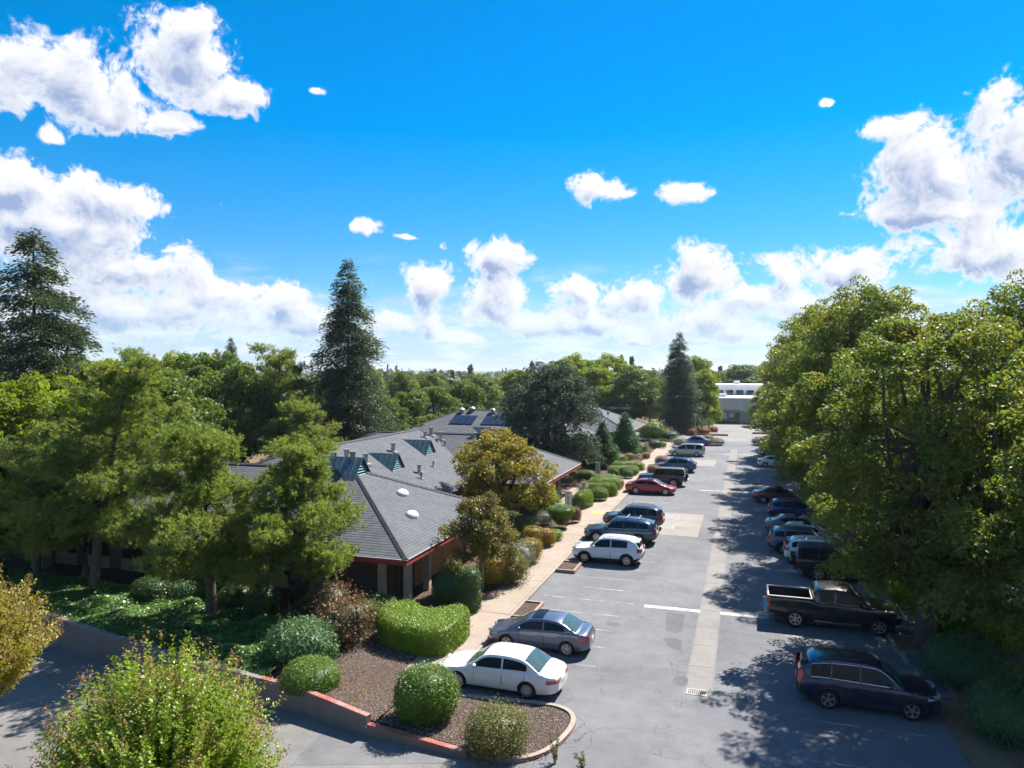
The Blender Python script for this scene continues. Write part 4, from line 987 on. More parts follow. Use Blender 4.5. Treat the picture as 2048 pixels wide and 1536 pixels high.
def body_poly(poly, h, rnd=0.28, steps=5, low=0.05):
    """polygon wall with rounded shoulders and a filled top"""
    n = len(poly); c = np.mean(np.array(poly), 0); mb = MB(); rings = [(0.04, low), (0.0, low + .12), (0.0, h - rnd)]
    for i in range(1, steps + 1): a = i / steps * math.pi / 2; rings.append((rnd * (1 - math.cos(a)), h - rnd + rnd * math.sin(a)))
    P = np.array(poly); nx = np.roll(P, -1, 0) - np.roll(P, 1, 0); nrm = unit(np.stack([-nx[:, 1], nx[:, 0]], -1))
    area = 0.5 * np.sum(P[:, 0] * np.roll(P[:, 1], -1) - np.roll(P[:, 0], -1) * P[:, 1]); nrm = nrm if area > 0 else -nrm
    for ins, z in rings: mb.v += [(p[0], p[1], z) for p in (P + nrm * ins)]
    for i in range(len(rings) - 1):
        for j in range(n): k = (j + 1) % n; q = (i * n + j, i * n + k, (i + 1) * n + k, (i + 1) * n + j); mb.f.append(q if area > 0 else q[::-1]); mb.m.append(0)
    o_ = (len(rings) - 1) * n
    from mathutils.geometry import tessellate_polygon
    for tri in tessellate_polygon([[Vector(mb.v[o_ + j]) for j in range(n)]]):
        a, b, c = [Vector(mb.v[o_ + j]) for j in tri]; up_ = (b - a).cross(c - a).z > 0
        mb.f.append(tuple(o_ + j for j in (tri if up_ else tri[::-1]))); mb.m.append(0)
    return mb
def resample(poly, step):
    P = [Vector(p) for p in poly]; out = []
    for a, b in zip(P, P[1:] + P[:1]):
        k = max(1, int((b - a).length / step))
        for i in range(k): out.append(a.lerp(b, i / k))
    P = np.array([(p.x, p.y) for p in out])
    for _ in range(2): P = (np.roll(P, 1, 0) + P * 2 + np.roll(P, -1, 0)) / 4
    return P.tolist()
def foliage(body, mats, dens, leaf, seed, fuzz=0.05, up=0.25, aspect=0.6, shrink=0.07, sprig=0.0, lump=0.0, midfn=None, spread=0.8):
    rg = np.random.default_rng(seed); tri = []; V = np.array(body.v)
    for f in body.f:
        for i in range(1, len(f) - 1): tri.append((f[0], f[i], f[i + 1]))
    tri = np.array(tri); A, B_, Cc = V[tri[:, 0]], V[tri[:, 1]], V[tri[:, 2]]; cr = np.cross(B_ - A, Cc - A); ar = np.linalg.norm(cr, axis=1) / 2
    n = int(ar.sum() * dens); k = rg.choice(len(tri), n, p=ar / ar.sum()); u, v = rg.random((2, n)); fl = u + v > 1; u[fl], v[fl] = 1 - u[fl], 1 - v[fl]
    Nf = unit(cr)[k]; P = A[k] + (B_ - A)[k] * u[:, None] + (Cc - A)[k] * v[:, None]
    dp = rg.normal(size=n) * fuzz + np.where(rg.random(n) < sprig, rg.random(n) * fuzz * 5, 0)
    if lump:
        q = P * (1.0 / lump); dp += (np.sin(q[:, 0] * 3.1 + seed) * np.sin(q[:, 1] * 2.7 + 1) * np.sin(q[:, 2] * 3.3 + 2)) * lump * .35
    P = P + Nf * dp[:, None]; P[:, 2] = np.maximum(P[:, 2], 0.02)
    N = unit(Nf * .8 + rdir(rg, n) * spread + np.array([0, 0, up])); T = tangent(rg, N, np.array([0, 0, 1.0]), .5); s = leaf * rg.uniform(.6, 1.35, n)
    core = MB(); vn = np.zeros_like(V)
    for t, c in zip(tri, cr): vn[t] += c
    vn = unit(vn); core.v = [tuple(p) for p in (V - vn * (shrink + max(lump * .3, fuzz)))]; core.f = body.f; core.m = body.m
    return quads_mesh('foliage', P, T, N, s, s * aspect, mats, midfn(rg, P, n) if midfn else None, extra=core)
def shrub(name, mesh, label, loc, cat='shrub', group=None, rz=0.0, sc=(1, 1, 1)):
    o = link(bpy.data.objects.new(name, mesh)); o.location = loc; o.rotation_euler = (0, 0, rz); o.scale = sc; return tag(o, label, cat, group)

# leaf colours
L_box = leafmat('boxwood_leaf', (0.050, 0.100, 0.012), (0.150, 0.230, 0.030), None, 0.28, 0.45, 2.0)
L_priv = leafmat('bright_hedge_leaf', (0.090, 0.160, 0.014), (0.230, 0.310, 0.035), None, 0.3, 0.45, 2.0)
L_dark = leafmat('dark_shrub_leaf', (0.020, 0.048, 0.012), (0.062, 0.110, 0.022), None, 0.25, 0.42, 2.0)
L_teal = leafmat('bluish_shrub_leaf', (0.035, 0.085, 0.028), (0.110, 0.190, 0.065), None, 0.25, 0.5, 2.0)
L_olive = leafmat('olive_shrub_leaf', (0.075, 0.085, 0.020), (0.190, 0.190, 0.050), (0.26, 0.14, 0.04), 0.3, 0.5, 1.5)
L_gold = leafmat('golden_shrub_leaf', (0.130, 0.120, 0.015), (0.300, 0.240, 0.030), (0.30, 0.10, 0.03), 0.3, 0.5, 1.8)
L_silver = leafmat('silver_shrub_leaf', (0.120, 0.150, 0.110), (0.300, 0.320, 0.240), None, 0.25, 0.6, 2.0)
L_red = leafmat('reddish_shrub_leaf', (0.070, 0.065, 0.025), (0.150, 0.120, 0.055), (0.36, 0.06, 0.035), 0.28, 0.5, 2.4)
L_scarlet = leafmat('scarlet_leaf', (0.14, 0.045, 0.02), (0.30, 0.075, 0.035), (0.10, 0.12, 0.025), 0.3, 0.5, 2.0)
L_ivy = leafmat('ivy_leaf', (0.050, 0.120, 0.028), (0.170, 0.270, 0.070), None, 0.30, 0.35, 1.4)
L_ash = leafmat('broad_tree_leaf', (0.055, 0.096, 0.016), (0.170, 0.215, 0.034), (0.28, 0.19, 0.035), 0.46, 0.5, 0.55)
L_brt = leafmat('bright_tree_leaf', (0.085, 0.135, 0.010), (0.230, 0.290, 0.022), (0.28, 0.25, 0.03), 0.46, 0.5, 0.5)
L_mid = leafmat('mid_green_tree_leaf', (0.045, 0.085, 0.014), (0.140, 0.205, 0.030), (0.21, 0.19, 0.035), 0.42, 0.5, 0.5)
L_oak = leafmat('grey_green_oak_leaf', (0.034, 0.056, 0.034), (0.105, 0.140, 0.075), None, 0.25, 0.72, 0.7)
L_red_w = leafmat('redwood_needle', (0.022, 0.046, 0.020), (0.085, 0.115, 0.042), None, 0.28, 0.55, 0.7)
L_cedar = leafmat('cedar_needle', (0.022, 0.075, 0.022), (0.075, 0.165, 0.045), None, 0.25, 0.55, 0.9)
L_pine = leafmat('pine_needle', (0.070, 0.125, 0.018), (0.225, 0.262, 0.055), (0.28, 0.25, 0.07), 0.45, 0.5, 0.7)
L_pist = leafmat('amber_autumn_leaf', (0.130, 0.128, 0.016), (0.290, 0.245, 0.036), (0.32, 0.17, 0.028), 0.40, 0.5, 0.8)
L_myr = leafmat('myrtle_leaf', (0.110, 0.180, 0.012), (0.270, 0.340, 0.028), None, 0.45, 0.4, 1.5)
L_myro = leafmat('myrtle_autumn_leaf', (0.150, 0.170, 0.015), (0.320, 0.290, 0.030), (0.36, 0.20, 0.05), 0.42, 0.45, 1.2)
L_seed = leafmat('myrtle_seed_head', (0.20, 0.13, 0.04), (0.34, 0.23, 0.08), None, 0.2, 0.7, 2.0)
L_plum = leafmat('bronze_myrtle_leaf', (0.075, 0.085, 0.018), (0.190, 0.165, 0.035), (0.20, 0.10, 0.035), 0.36, 0.5, 1.6)
L_far = leafmat('distant_tree_leaf', (0.035, 0.062, 0.018), (0.105, 0.135, 0.032), (0.16, 0.14, 0.03), 0.28, 0.6, 0.06)

# ---- trees
ash = [broadleaf(11, 16.0, 5.7, 2.9, 110000, 0.18, L_ash, 60, 0.42, 0.11, clump=0.60, up=0.3, bscale=0.74, aspect=0.5, low=0.5), broadleaf(12, 16.4, 5.6, 2.0, 105000, 0.18, L_ash, 60, 0.38, 0.14, clump=0.60, up=0.3, bscale=0.74, aspect=0.5, low=0.46)]
for i, (x, y, rz, s, k, txt) in enumerate((
        (7.5, 35.3, 0.4, 0.97, 0, 'broad leafy tree with forked trunk rising from the pit beside the black pickup'),
        (7.8, 51.5, 4.0, 1.0, 1, 'broad leafy tree shading the black off-roader'),
        (7.0, 65.0, 1.0, 1.14, 1, 'broad leafy tree whose low bough hangs over the aisle'),
        (7.6, 80.0, 5.2, 1.12, 1, 'broad leafy tree beside the row of half hidden cars'),
        (7.6, 95.0, 3.0, 1.08, 1, 'broad leafy tree opposite the beige minivan'),
        (7.6, 109, 2.0, 1.0, 1, 'broad leafy tree near the far end of the planting strip'),
        (8.4, 122, 4.4, 0.8, 0, 'broad leafy tree at the far corner of the lot'))):
    tree('shade_tree', ash[k], txt, 'tree', (x, y, 0.05), rz, s, s * (0.93, 1.06, 0.93, 1.0, 1.0, 1.03, 1.1)[i], group='shade trees along the planting strip')
tree('shade_tree', broadleaf(14, 13.5, 5.2, 2.4, 60000, 0.175, L_ash, 34, 0.26, 0.3, clump=0.6, bscale=0.85, lean=(2.0, -1.5)), 'leaning leafy tree with slanted dark trunk behind the forked one', 'tree', (10.4, 31.0, 0.05), 0.0, 1.0, group='shade trees along the planting strip')
tree('shade_tree', ash[1], 'leafy tree overhanging the leaf litter next to the dark blue crossover', 'tree', (12.4, 27.3, 0.05), 2.6, 0.88, group='shade trees along the planting strip')
tree('shade_tree', ash[1], 'broad leafy tree on the far side of the planting strip', 'tree', (13.8, 42.0, 0.0), 3.3, 1.02, 1.0, group='shade trees along the planting strip')
tree('shade_tree', ash[0], 'broad leafy tree standing deep in the neighbouring lot', 'tree', (19.0, 60.0, 0.0), 1.3, 1.0, group='shade trees along the planting strip')

rw1 = conifer(21, 24.5, 5.8, 1.0, 88000, 0.31, L_red_w, 54, 0.16, 0.60, 0.34, per=8, width=0.26)
rw2 = conifer(22, 23.0, 5.6, 4.5, 62000, 0.32, L_red_w, 36, 0.10, 0.50, 0.50, per=7, width=0.22)
X_, Y_ = AT(697, 80); tree('redwood_tree', rw1, 'tall dark pointed redwood standing behind the office roof', 'tree', (X_, Y_, 0), 0.5, 1.0, group='tall redwoods')
X_, Y_ = AT(70, 56); tree('redwood_tree', rw2, 'tall open redwood with bare reddish trunk showing between its boughs', 'tree', (X_, Y_, 0), 1.0, 1.0, group='tall redwoods')
X_, Y_ = AT(-60, 60); tree('redwood_tree', rw1, 'dense dark redwood crowding the open one', 'tree', (X_, Y_, 0), 2.0, 0.92, group='tall redwoods')
X_, Y_ = AT(1358, 140); tree('redwood_tree', rw1, 'dark pointed redwood beside the far street crossing', 'tree', (X_, Y_, 0), 4.0, 0.9, 0.80, group='tall redwoods')
for px, z, h, txt in ((462, 170, 19.5, 'small pointed conifer on the skyline above yellowing treetops'), (433, 190, 17.5, 'thin conifer tip left of the skyline conifer'), (388, 200, 16.5, 'tiny lone conifer tip on the skyline')):
    X_, Y_ = AT(px, z); tree('redwood_tree', rw1, txt, 'tree', (X_, Y_, 0), px, h / 24 * 0.9, h / 24, group='tall redwoods')
ced = conifer(23, 6.0, 2.3, 0.5, 16000, 0.28, L_cedar, 18, 0.05, 0.7, 0.3, per=7, trunk_r=0.14, width=0.3)
for px, py, h, txt in ((1213, 937, 5.8, 'young bright green cedar by the path next to the grey oak'), (1258, 916, 6.2, 'young green cedar further along the walk, half behind the first')):
    p = G(px, py); tree('cedar_tree', ced, txt, 'tree', (p.x - .5, p.y, 0.05), px, h / 6 * 1.02, h / 6, group='young cedars')

pn = [pine(31, 8.4, 3.3, 2.0, 8000, L_pine, (0.9, 0.3), 26), pine(32, 9.0, 4.0, 2.0, 9000, L_pine, (-0.6, 0.4), 28), pine(33, 12.6, 4.5, 2.8, 11000, L_pine, (2.2, 0.2), 36)]
p = G(578, 1250); tree('pine_tree', pn[0], 'bushy pine growing by the brown office corner above red flowered shrubs', 'tree', (p.x, p.y, .1), 0.0, 1.0, group='pines on the ivy bank')
p = G(420, 1245); tree('pine_tree', pn[1], 'spreading pine in the middle of the ivy bank', 'tree', (p.x, p.y, .1), 1.0, 1.0, group='pines on the ivy bank')
p = G(182, 1195); tree('pine_tree', pn[2], 'tallest pine with thick swelling trunk on the ivy bank', 'tree', (p.x, p.y, .1), 0.3, 1.0, group='pines on the ivy bank')
p = G(150, 1180); tree('pine_tree', pn[0], 'thin trunked pine close behind the thick trunked one', 'tree', (p.x - .3, p.y + 0.8, .1), 3.0, 1.05, group='pines on the ivy bank')
p = G(52, 1165); tree('pine_tree', pn[1], 'pine beside the pale electrical box', 'tree', (p.x, p.y + 0.5, .1), 4.2, 0.85, group='pines on the ivy bank')
if 0: tree('pine_tree', pn[0], 'slim pine tucked between the bank and the office wall', 'tree', (p.x, p.y, .1), 5.0, 0.95, group='pines on the ivy bank')
X_, Y_ = AT(555, 76); tree('pine_tree', pn[2], 'rounded grey green pine behind the office beside the tall redwood', 'tree', (X_, Y_, 0), 2.0, 1.15, 1.13, group='pines behind the office')
X_, Y_ = AT(610, 70); tree('pine_tree', pn[1], 'lower pine behind the office in front of the tall redwood', 'tree', (X_, Y_, 0), 0.6, 1.1, 0.98, group='pines behind the office')

oak = broadleaf(41, 12.6, 5.0, 1.6, 46000, 0.26, L_oak, 34, 0.4, 0.12, clump=0.8, up=0.2, open_=0.2)
X_, Y_ = AT(1096, 80); tree('oak_tree', oak, 'dense dark grey green oak between the two office roofs', 'tree', (X_, Y_, 0), 0.0, 1.0)
pist = broadleaf(42, 6.9, 3.5, 1.7, 24000, 0.20, L_pist, 20, 0.2, 0.2, clump=0.55, up=0.3, bark=m_barkdark)
tree('pistache_tree', pist, 'amber autumn tree in the courtyard between the two office wings', 'tree', (-17.6, 52.2, .1), 0.6, 1.0)
plum = broadleaf(43, 4.9, 1.85, 1.55, 19000, 0.13, L_plum, 16, 0.075, 0.3, clump=0.36, up=0.3, bark=m_barkpale, bscale=0.95)
p = G(965, 1188); tree('crape_myrtle', plum, 'small bronze leaved tree with slim pale trunks beside the sidewalk', 'tree', (p.x, p.y, .1), 0.0, 1.0)
myr = myrtle(44, 6.5, 2.3, 1.8, 1950, 50, 0.112, [L_myr, L_seed], 6, 0.24)
X_, Y_ = AT(312, 15.2); tree('crape_myrtle', myr, 'bright green bush-like tree with brown seed heads over the driveway', 'tree', (X_, Y_, drive_z(X_)), 0.0, 1.0)
myr2 = myrtle(45, 6.2, 2.3, 3.4, 1100, 44, 0.12, [L_myro, L_seed], 5, 0.35)
X_, Y_ = AT(-105, 20.5); tree('crape_myrtle', myr2, 'golden brown tinged tree at the edge of the driveway', 'tree', (X_, Y_, drive_z(X_)), 0.0, 1.0, 1.14)

bl = [broadleaf(51, 12.0, 5.2, 1.6, 50000, 0.25, L_brt, 30, 0.3, 0.16, clump=0.75, bscale=0.9), broadleaf(52, 11.0, 4.6, 1.5, 42000, 0.25, L_mid, 28, 0.28, 0.16, clump=0.7, bscale=0.9),
      broadleaf(53, 13.0, 4.2, 1.2, 42000, 0.25, L_brt, 30, 0.26, 0.2, clump=0.68, bscale=0.9), broadleaf(54, 8.0, 4.0, 1.8, 28000, 0.25, L_mid, 16, 0.22, 0.2, clump=0.8)]
def put(k, px, z, h, w, txt, grp, name='broadleaf_tree', rz=None):
    X_, Y_ = AT(px, z); h0 = (12.0, 11.0, 13.0, 8.0)[k]; w0 = (10.4, 9.2, 8.4, 8.0)[k]
    return tree(name, bl[k], txt, 'tree', (X_, Y_, 0), px * 1.7 if rz is None else rz, w / w0, h / h0, grp)
gl, gb, gs = 'trees behind the office lawn', 'trees along the far walk', 'street trees across the road'
put(0, 60, 46, 11.5, 9.5, 'bright yellow green tree crowding in front of the open redwood', gl)
put(2, 215, 56, 12.6, 9.5, 'tall bright green tree rising behind the tallest pine', gl)
put(0, -60, 44, 11.0, 9, 'bright green tree at the end of the office lawn beside the redwoods', gl)
put(1, 330, 62, 11.5, 10, 'mid green rounded tree between the pines and the skyline conifer', gl)
put(1, 420, 84, 13.5, 12, 'olive green round topped tree below the skyline conifer', gl)
put(3, 480, 74, 11.5, 9, 'dark green leafy tree next to the rounded pine', gl)
put(0, 350, 100, 14.2, 13, 'yellowing tree behind the olive green round topped one', gl)
put(3, 340, 52, 8.4, 8, 'low bushy tree showing between the pines', gl)
put(1, 140, 70, 13.0, 11, 'green tree behind the tall bright one', gl)
put(3, 815, 100, 8.2, 8, 'round headed green tree just past the office roof', gs)
put(3, 868, 112, 8.6, 9, 'round headed green tree beside the first one past the roof', gs)
put(3, 925, 120, 9.4, 8, 'round headed darker tree near the traffic signal', gs)
put(1, 770, 95, 8.4, 7, 'reddish brown tinged tree at the foot of the tall redwood', gs)
put(1, 960, 150, 10.5, 12, 'mid green tree beyond the signal arm', gs)
put(2, 1040, 160, 12.0, 12, 'leafy green tree behind the grey oak', gs)
put(0, 1150, 172, 15.6, 15, 'broad yellow green tree rising behind the grey oak', gb)
put(0, 1215, 190, 16.0, 15, 'yellow green tree on the skyline right of the water tower', gb)
put(2, 1120, 165, 14.0, 10, 'upright yellow green tree close behind the oak', gb)
put(2, 1190, 150, 13.0, 9, 'tall narrow fresh green tree behind the pale grey roof', gb)
put(1, 1265, 150, 12.4, 13, 'pale green billowing tree before the far redwood', gb)
put(1, 1300, 160, 11.5, 10, 'pale green tree touching the far redwood', gb)
put(2, 1404, 146, 12.0, 7.0, 'fresh green upright tree right of the far redwood', gb)
put(0, 1418, 152, 8.6, 5.0, 'bright green tree leaning over the far driveway', gb)
put(2, 1395, 165, 15.0, 8, 'yellow topped narrow tree behind the far redwood', gb)
put(0, 1535, 156, 8.8, 8.0, 'pale yellow green tree in front of the shop front', gb)
put(3, 1480, 240, 12.5, 16, 'olive round tree behind the white block', gb)
put(3, 1545, 250, 12.5, 16, 'dark round tree behind the white block', gb)
put(3, 1400, 250, 12.8, 14, 'rounded tree behind the yellow topped one', gb)

# ---- shrubs and hedges
def rev(seed, r, h, mats, dens=420, leaf=0.075, **k):
    kw = dict(fuzz=0.035, lump=0.0, sprig=0.04); bp = {q: k.pop(q) for q in ('low', 'belly', 'flat') if q in k}; rough = k.pop('rough', 0.04); sx = k.pop('sx', 1.0)
    kw.update(k); return foliage(body_revolve(dome_prof(r, h, **bp), 20, rough=rough, seed=seed, sx=sx), mats, dens, leaf, seed, **kw)
def at(px, py, h=0.12): p = G(px, py, h); return (p.x, p.y, h - 0.02)
pts = [(752,1227),(778,1211),(816,1203),(838,1211),(844,1222),(879,1222),(905,1214),(933,1216),(940,1227),(917,1249),(886,1268),(848,1268),(803,1259),(765,1249)]
hp = [G(a, b, 1.22) for a, b in pts]; hp = resample([(p.x, p.y) for p in hp], 0.22); hc = np.mean(np.array(hp), 0)
shrub('heart_hedge', foliage(body_poly([(a - hc[0], b - hc[1]) for a, b in hp], 1.26, 0.3), L_priv, 700, 0.07, 1, fuzz=0.03, lump=0.12, sprig=0.05), 'clipped bright green heart shaped hedge beside the sidewalk', (hc[0], hc[1], 0.1), 'hedge')
MS = dict(box=rev(2, 1.1, 1.05, L_box, 900, 0.055, low=0.03, belly=0.25), teal=rev(3, 1.35, 1.6, L_teal, 420, 0.09, lump=0.35, fuzz=0.06, rough=.1, belly=.35),
    ball=rev(4, 1.13, 1.95, L_box, 700, 0.07, lump=0.2, belly=.42, sprig=.14, rough=.06), isle=rev(5, 1.0, 1.35, L_olive, 900, 0.065, lump=0.3, fuzz=0.07, rough=.1, belly=.4, sprig=.15),
    flower=rev(6, 1.0, 1.9, [L_red, L_scarlet], 330, 0.09, lump=0.4, fuzz=0.12, rough=.14, belly=.55, sprig=.3, midfn=lambda rg, P, n: (rg.random(n) < 0.05 * (P[:, 2] > .7)).astype(int)),
    drk=rev(7, 0.8, 1.5, L_dark, 520, 0.075, belly=.5, lump=.1), ell=rev(8, 1.0, 1.0, L_box, 700, 0.065, belly=.45, lump=.08),
    gold=rev(9, 0.7, 1.35, L_gold, 600, 0.06, belly=.5, flat=3.4, lump=.1, sprig=.1), olive=rev(10, 0.8, 1.6, L_olive, 430, 0.075, lump=.25, fuzz=.08, rough=.08, sprig=.2),
    silver=rev(12, 0.75, 1.3, L_silver, 430, 0.075, lump=.25, fuzz=.09, rough=.1, sprig=.25), priv=rev(13, 0.5, 1.1, L_priv, 600, 0.06, belly=.45, lump=.1),
    green=rev(14, 1.1, 2.2, L_box, 420, 0.10, lump=.4, fuzz=.10, rough=.12, belly=.5, sprig=.2), redb=rev(15, 0.75, 1.15, leafmat('russet_leaf', (.13, .065, .04), (.26, .15, .09), None, .25, .6, 2.0), 600, 0.06, belly=.4, lump=.08),
    scar=rev(16, 0.9, 1.1, [L_scarlet], 420, 0.08, lump=.25, fuzz=.07, rough=.1), grass=rev(17, 1.2, .8, leafmat('purple_grass', (.07, .06, .05), (.16, .125, .105), None, .2, .6, 2.0), 420, 0.16, lump=.1, fuzz=.08, aspect=.2, up=.6, belly=.2),
    under=rev(18, 1.3, 2.1, L_brt, 330, 0.11, lump=.5, fuzz=.12, rough=.12, belly=.45, sprig=.2))
col = [(0.42, 0.05), (0.6, 0.2), (0.66, 0.6), (0.62, 1.05), (0.5, 1.2), (0.52, 1.3), (0.62, 1.5), (0.62, 2.0), (0.5, 2.25), (0.25, 2.36), (0.001, 2.4)]
MS['tier'] = foliage(body_revolve(col, 18, rough=.05, seed=5), leafmat('deep_teal_leaf', (.03, .065, .018), (.09, .155, .035), None, .25, .45, 2.0), 650, 0.065, 20, fuzz=.035, lump=.1)
wed = [(0.1, 0.22), (0.35, 0.3), (0.72, 0.75), (1.0, 1.25), (1.05, 1.42), (0.92, 1.58), (0.5, 1.72), (0.001, 1.78)]
MS['wedge'] = foliage(body_revolve(wed, 20, rough=.04, seed=6), L_box, 700, 0.065, 21, fuzz=.03, lump=.08)
long_ = resample([(-1.5, -.4), (-.8, -.55), (.9, -.5), (1.5, -.2), (1.5, .25), (.8, .5), (-.9, .45), (-1.5, .3)], .25)
MS['long'] = foliage(body_poly(long_, 1.05, .46), L_priv, 600, 0.07, 22, fuzz=.03, lump=.14)
def sh(key, px, py, label, w=None, h=None, rz=0.0, name=None, cat='shrub', group=None, z=0.12):
    w0, h0 = dict(box=(2.2, 1.05), teal=(2.7, 1.6), ball=(2.26, 1.95), isle=(2, 1.35), flower=(2, 1.9), drk=(1.6, 1.5), ell=(2, 1), gold=(1.4, 1.35), olive=(1.6, 1.6), silver=(1.5, 1.3), priv=(1, 1.1), green=(2.2, 2.2), redb=(1.5, 1.15), scar=(1.8, 1.1), grass=(2.4, .8), under=(2.6, 2.1), tier=(1.32, 2.4), wedge=(2.1, 1.78), long=(3, 1.05))[key]
    s = (w or w0) / w0; return shrub(name or 'shrub', MS[key], label, at(px, py, z), cat, group, rz, (s, s, (h or h0) / h0))
sh('box', 617, 1378, 'low clipped green mound on the gravel by the red topped wall', 2.25, 1.05, name='boxwood_mound')
sh('teal', 598, 1325, 'wide loose bluish green shrub behind the clipped mound', 2.9, 1.65)
sh('flower', 692, 1290, 'straggly shrub dotted with red flowers at the edge of the gravel', 2.2, 1.9, name='flowering_shrub'); sh('flower', 658, 1245, 'red flowered shrub half under the bushy pine', 1.9, 1.8, 1.0, name='flowering_shrub')
sh('drk', 522, 1240, 'rounded dark shrub among the ivy beside the pine trunk', 1.6, 1.6); sh('drk', 622, 1238, 'dark low shrub just past the pine trunk by the office corner', 1.5, 1.15)
sh('ell', 752, 1243, 'dark green oval clipped shrub behind the heart shaped hedge', 2.1, 1.15); sh('drk', 470, 1222, 'leafy shrub at the back of the ivy bank', 1.7, 1.3)
sh('drk', 300, 1205, 'leafy shrub between the two pine trunks on the bank', 2.0, 1.3, 1.0); sh('teal', 372, 1200, 'low spreading shrub against the south office wall', 2.2, 1.1)
sh('ball', 851, 1440, 'big ball shaped green bush on the gravel island before the white saloon', 2.15, 1.78, name='round_bush', z=.09)
sh('isle', 992, 1505, 'untidy olive and orange shrub near the rounded end of the island', 1.95, 1.25, 0.5, z=.09)
sh('tier', 938, 1225, 'tall two tiered dark clipped shrub beside the bronze tree', 1.2, 2.2, name='topiary_shrub'); sh('teal', 893, 1208, 'dark green bush with pink flowers next to the building path', 1.5, 1.5)
sh('olive', 905, 1165, 'dry pinkish twiggy shrub behind the two tiered topiary', 1.1, 1.4)
sh('gold', 984, 1172, 'yellow green bushy shrub behind the slim bronze tree', 1.7, 1.7); sh('priv', 1001, 1170, 'bright lime green rounded shrub between two olive shrubs', 1.1, 1.35)
sh('olive', 1022, 1168, 'feathery olive green shrub beside the sidewalk', 1.75, 1.8); sh('silver', 1042, 1134, 'silvery grey feathery shrub next to the square golden bush', 1.6, 1.4)
sh('gold', 1060, 1126, 'square clipped golden green bush by the crossing path', 1.5, 1.5, .3); sh('gold', 1066, 1096, 'golden bush with orange base behind the crossing path', 1.35, 1.45, 1.0)
sh('gold', 1094, 1093, 'rounded bronze green bush near the boulders', 1.25, 1.2, 2.0); sh('priv', 1112, 1082, 'tiny lime green plant beside the bronze green bush', 1.0, .8)
sh('wedge', 1123, 1056, 'wedge shaped topiary bush, wide at the top, by the landing', 2.15, 1.75, name='topiary_bush'); sh('teal', 1049, 1070, 'rounded blue grey sage bush beyond the boulders', 1.8, 1.4)
sh('olive', 1026, 1070, 'olive bush behind the bronze tree crown', 1.6, 1.5, 2.0); sh('teal', 1020, 1047, 'low dark teal bush under the amber tree', 1.8, .9)
sh('green', 1090, 1033, 'big glossy green bush between the amber tree and the wedge topiary', 2.3, 2.3); sh('redb', 1152, 1046, 'reddish shrub beside the wedge topiary', .9, 1.3)
sh('silver', 1092, 1050, 'silvery spray of leaves in front of the big glossy bush', 1.2, 1.0, 1.0); sh('drk', 985, 1045, 'dark shrub in the courtyard under the amber tree', 2.0, 1.5)
gh = 'clipped cloud hedges by the second wing'
sh('long', 1168, 1016, 'large rounded bright hedge just past the white stele sign', 2.9, 1.5, 1.3, 'clipped_hedge', 'hedge', gh); sh('teal', 1153, 1019, 'round blue green bush touching the white stele sign', 1.4, 1.2, name='clipped_bush')
sh('ell', 1199, 1001, 'mounded green bush between two bright hedges', 1.7, 1.2, name='clipped_bush'); sh('long', 1207, 992, 'bright bulging hedge in the middle of the cloud hedges', 3.0, 1.25, .2, 'clipped_hedge', 'hedge', gh)
sh('long', 1210, 980, 'long pale green hedge at the back of the cloud hedges', 3.5, 1.15, .1, 'clipped_hedge', 'hedge', gh); sh('ell', 1212, 968, 'darker loose hedge beside the second crossing path', 3.0, 1.0, 0, 'clipped_hedge', 'hedge', gh)
sh('silver', 1172, 990, 'white flowered rose bush among the cloud hedges', 1.6, 1.1, 2.0, name='rose_bush'); sh('gold', 1240, 977, 'small orange tinged bush at the end of the cloud hedges', .9, .9)
sh('long', 1258, 940, 'long level hedge along the bed by the second white sign', 4.2, 1.0, .05, 'clipped_hedge', 'hedge', gh); sh('long', 1248, 947, 'parallel hedge just before the long level one', 3.8, .9, .1, 'clipped_hedge', 'hedge', gh)
sh('ell', 1262, 950, 'rounded mound at the end of the parallel hedges', 1.8, 1.0); sh('ell', 1257, 957, 'clipped olive ball on bare soil before the parallel hedges', 1.2, 1.0, name='clipped_bush'); sh('ell', 1229, 955, 'small round bush left of the clipped olive ball', 1.1, 1.1, name='clipped_bush')
sh('ell', 1171, 955, 'low clipped hedge by the corner of the second wing', 2.4, .8, name='clipped_hedge', cat='hedge'); sh('priv', 1146, 956, 'small bright ball bush at the second wing wall', 1.0, .9); sh('green', 1175, 930, 'dark bush in the shade of the grey oak', 2.6, 1.8)
sh('redb', 1324, 932, 'russet ball bush by the kerb next to the minivan bay', 1.7, 1.3, group='russet kerb bushes'); sh('redb', 1308, 949, 'russet ball bush by the kerb in front of the blue crossover', 1.6, 1.2, 1.0, group='russet kerb bushes')
sh('gold', 1293, 918, 'small orange and gold bush below the thin white sign', 1.1, .9); sh('gold', 1259, 921, 'orange bush at the foot of the second cedar', 1.2, 1.0); sh('priv', 1326, 896, 'yellow green clipped ball beside the far walk', 1.2, 1.1, name='clipped_bush')
sh('silver', 1360, 893, 'grey green round bush at the nose of the minivan', 2.2, 1.5); sh('olive', 1283, 905, 'dry olive shrub behind the thin white sign', 2.2, 1.2); sh('green', 1305, 880, 'large pale leafy shrub beyond the second cedar', 4.0, 3.0); sh('drk', 1340, 880, 'dark shrub under the far redwood', 3.0, 1.6)
sh('olive', 1235, 925, 'dry shrub under the first cedar', 2.4, 1.2); sh('drk', 1310, 895, 'dark low shrub behind the yellow green ball', 2.2, 1.2)
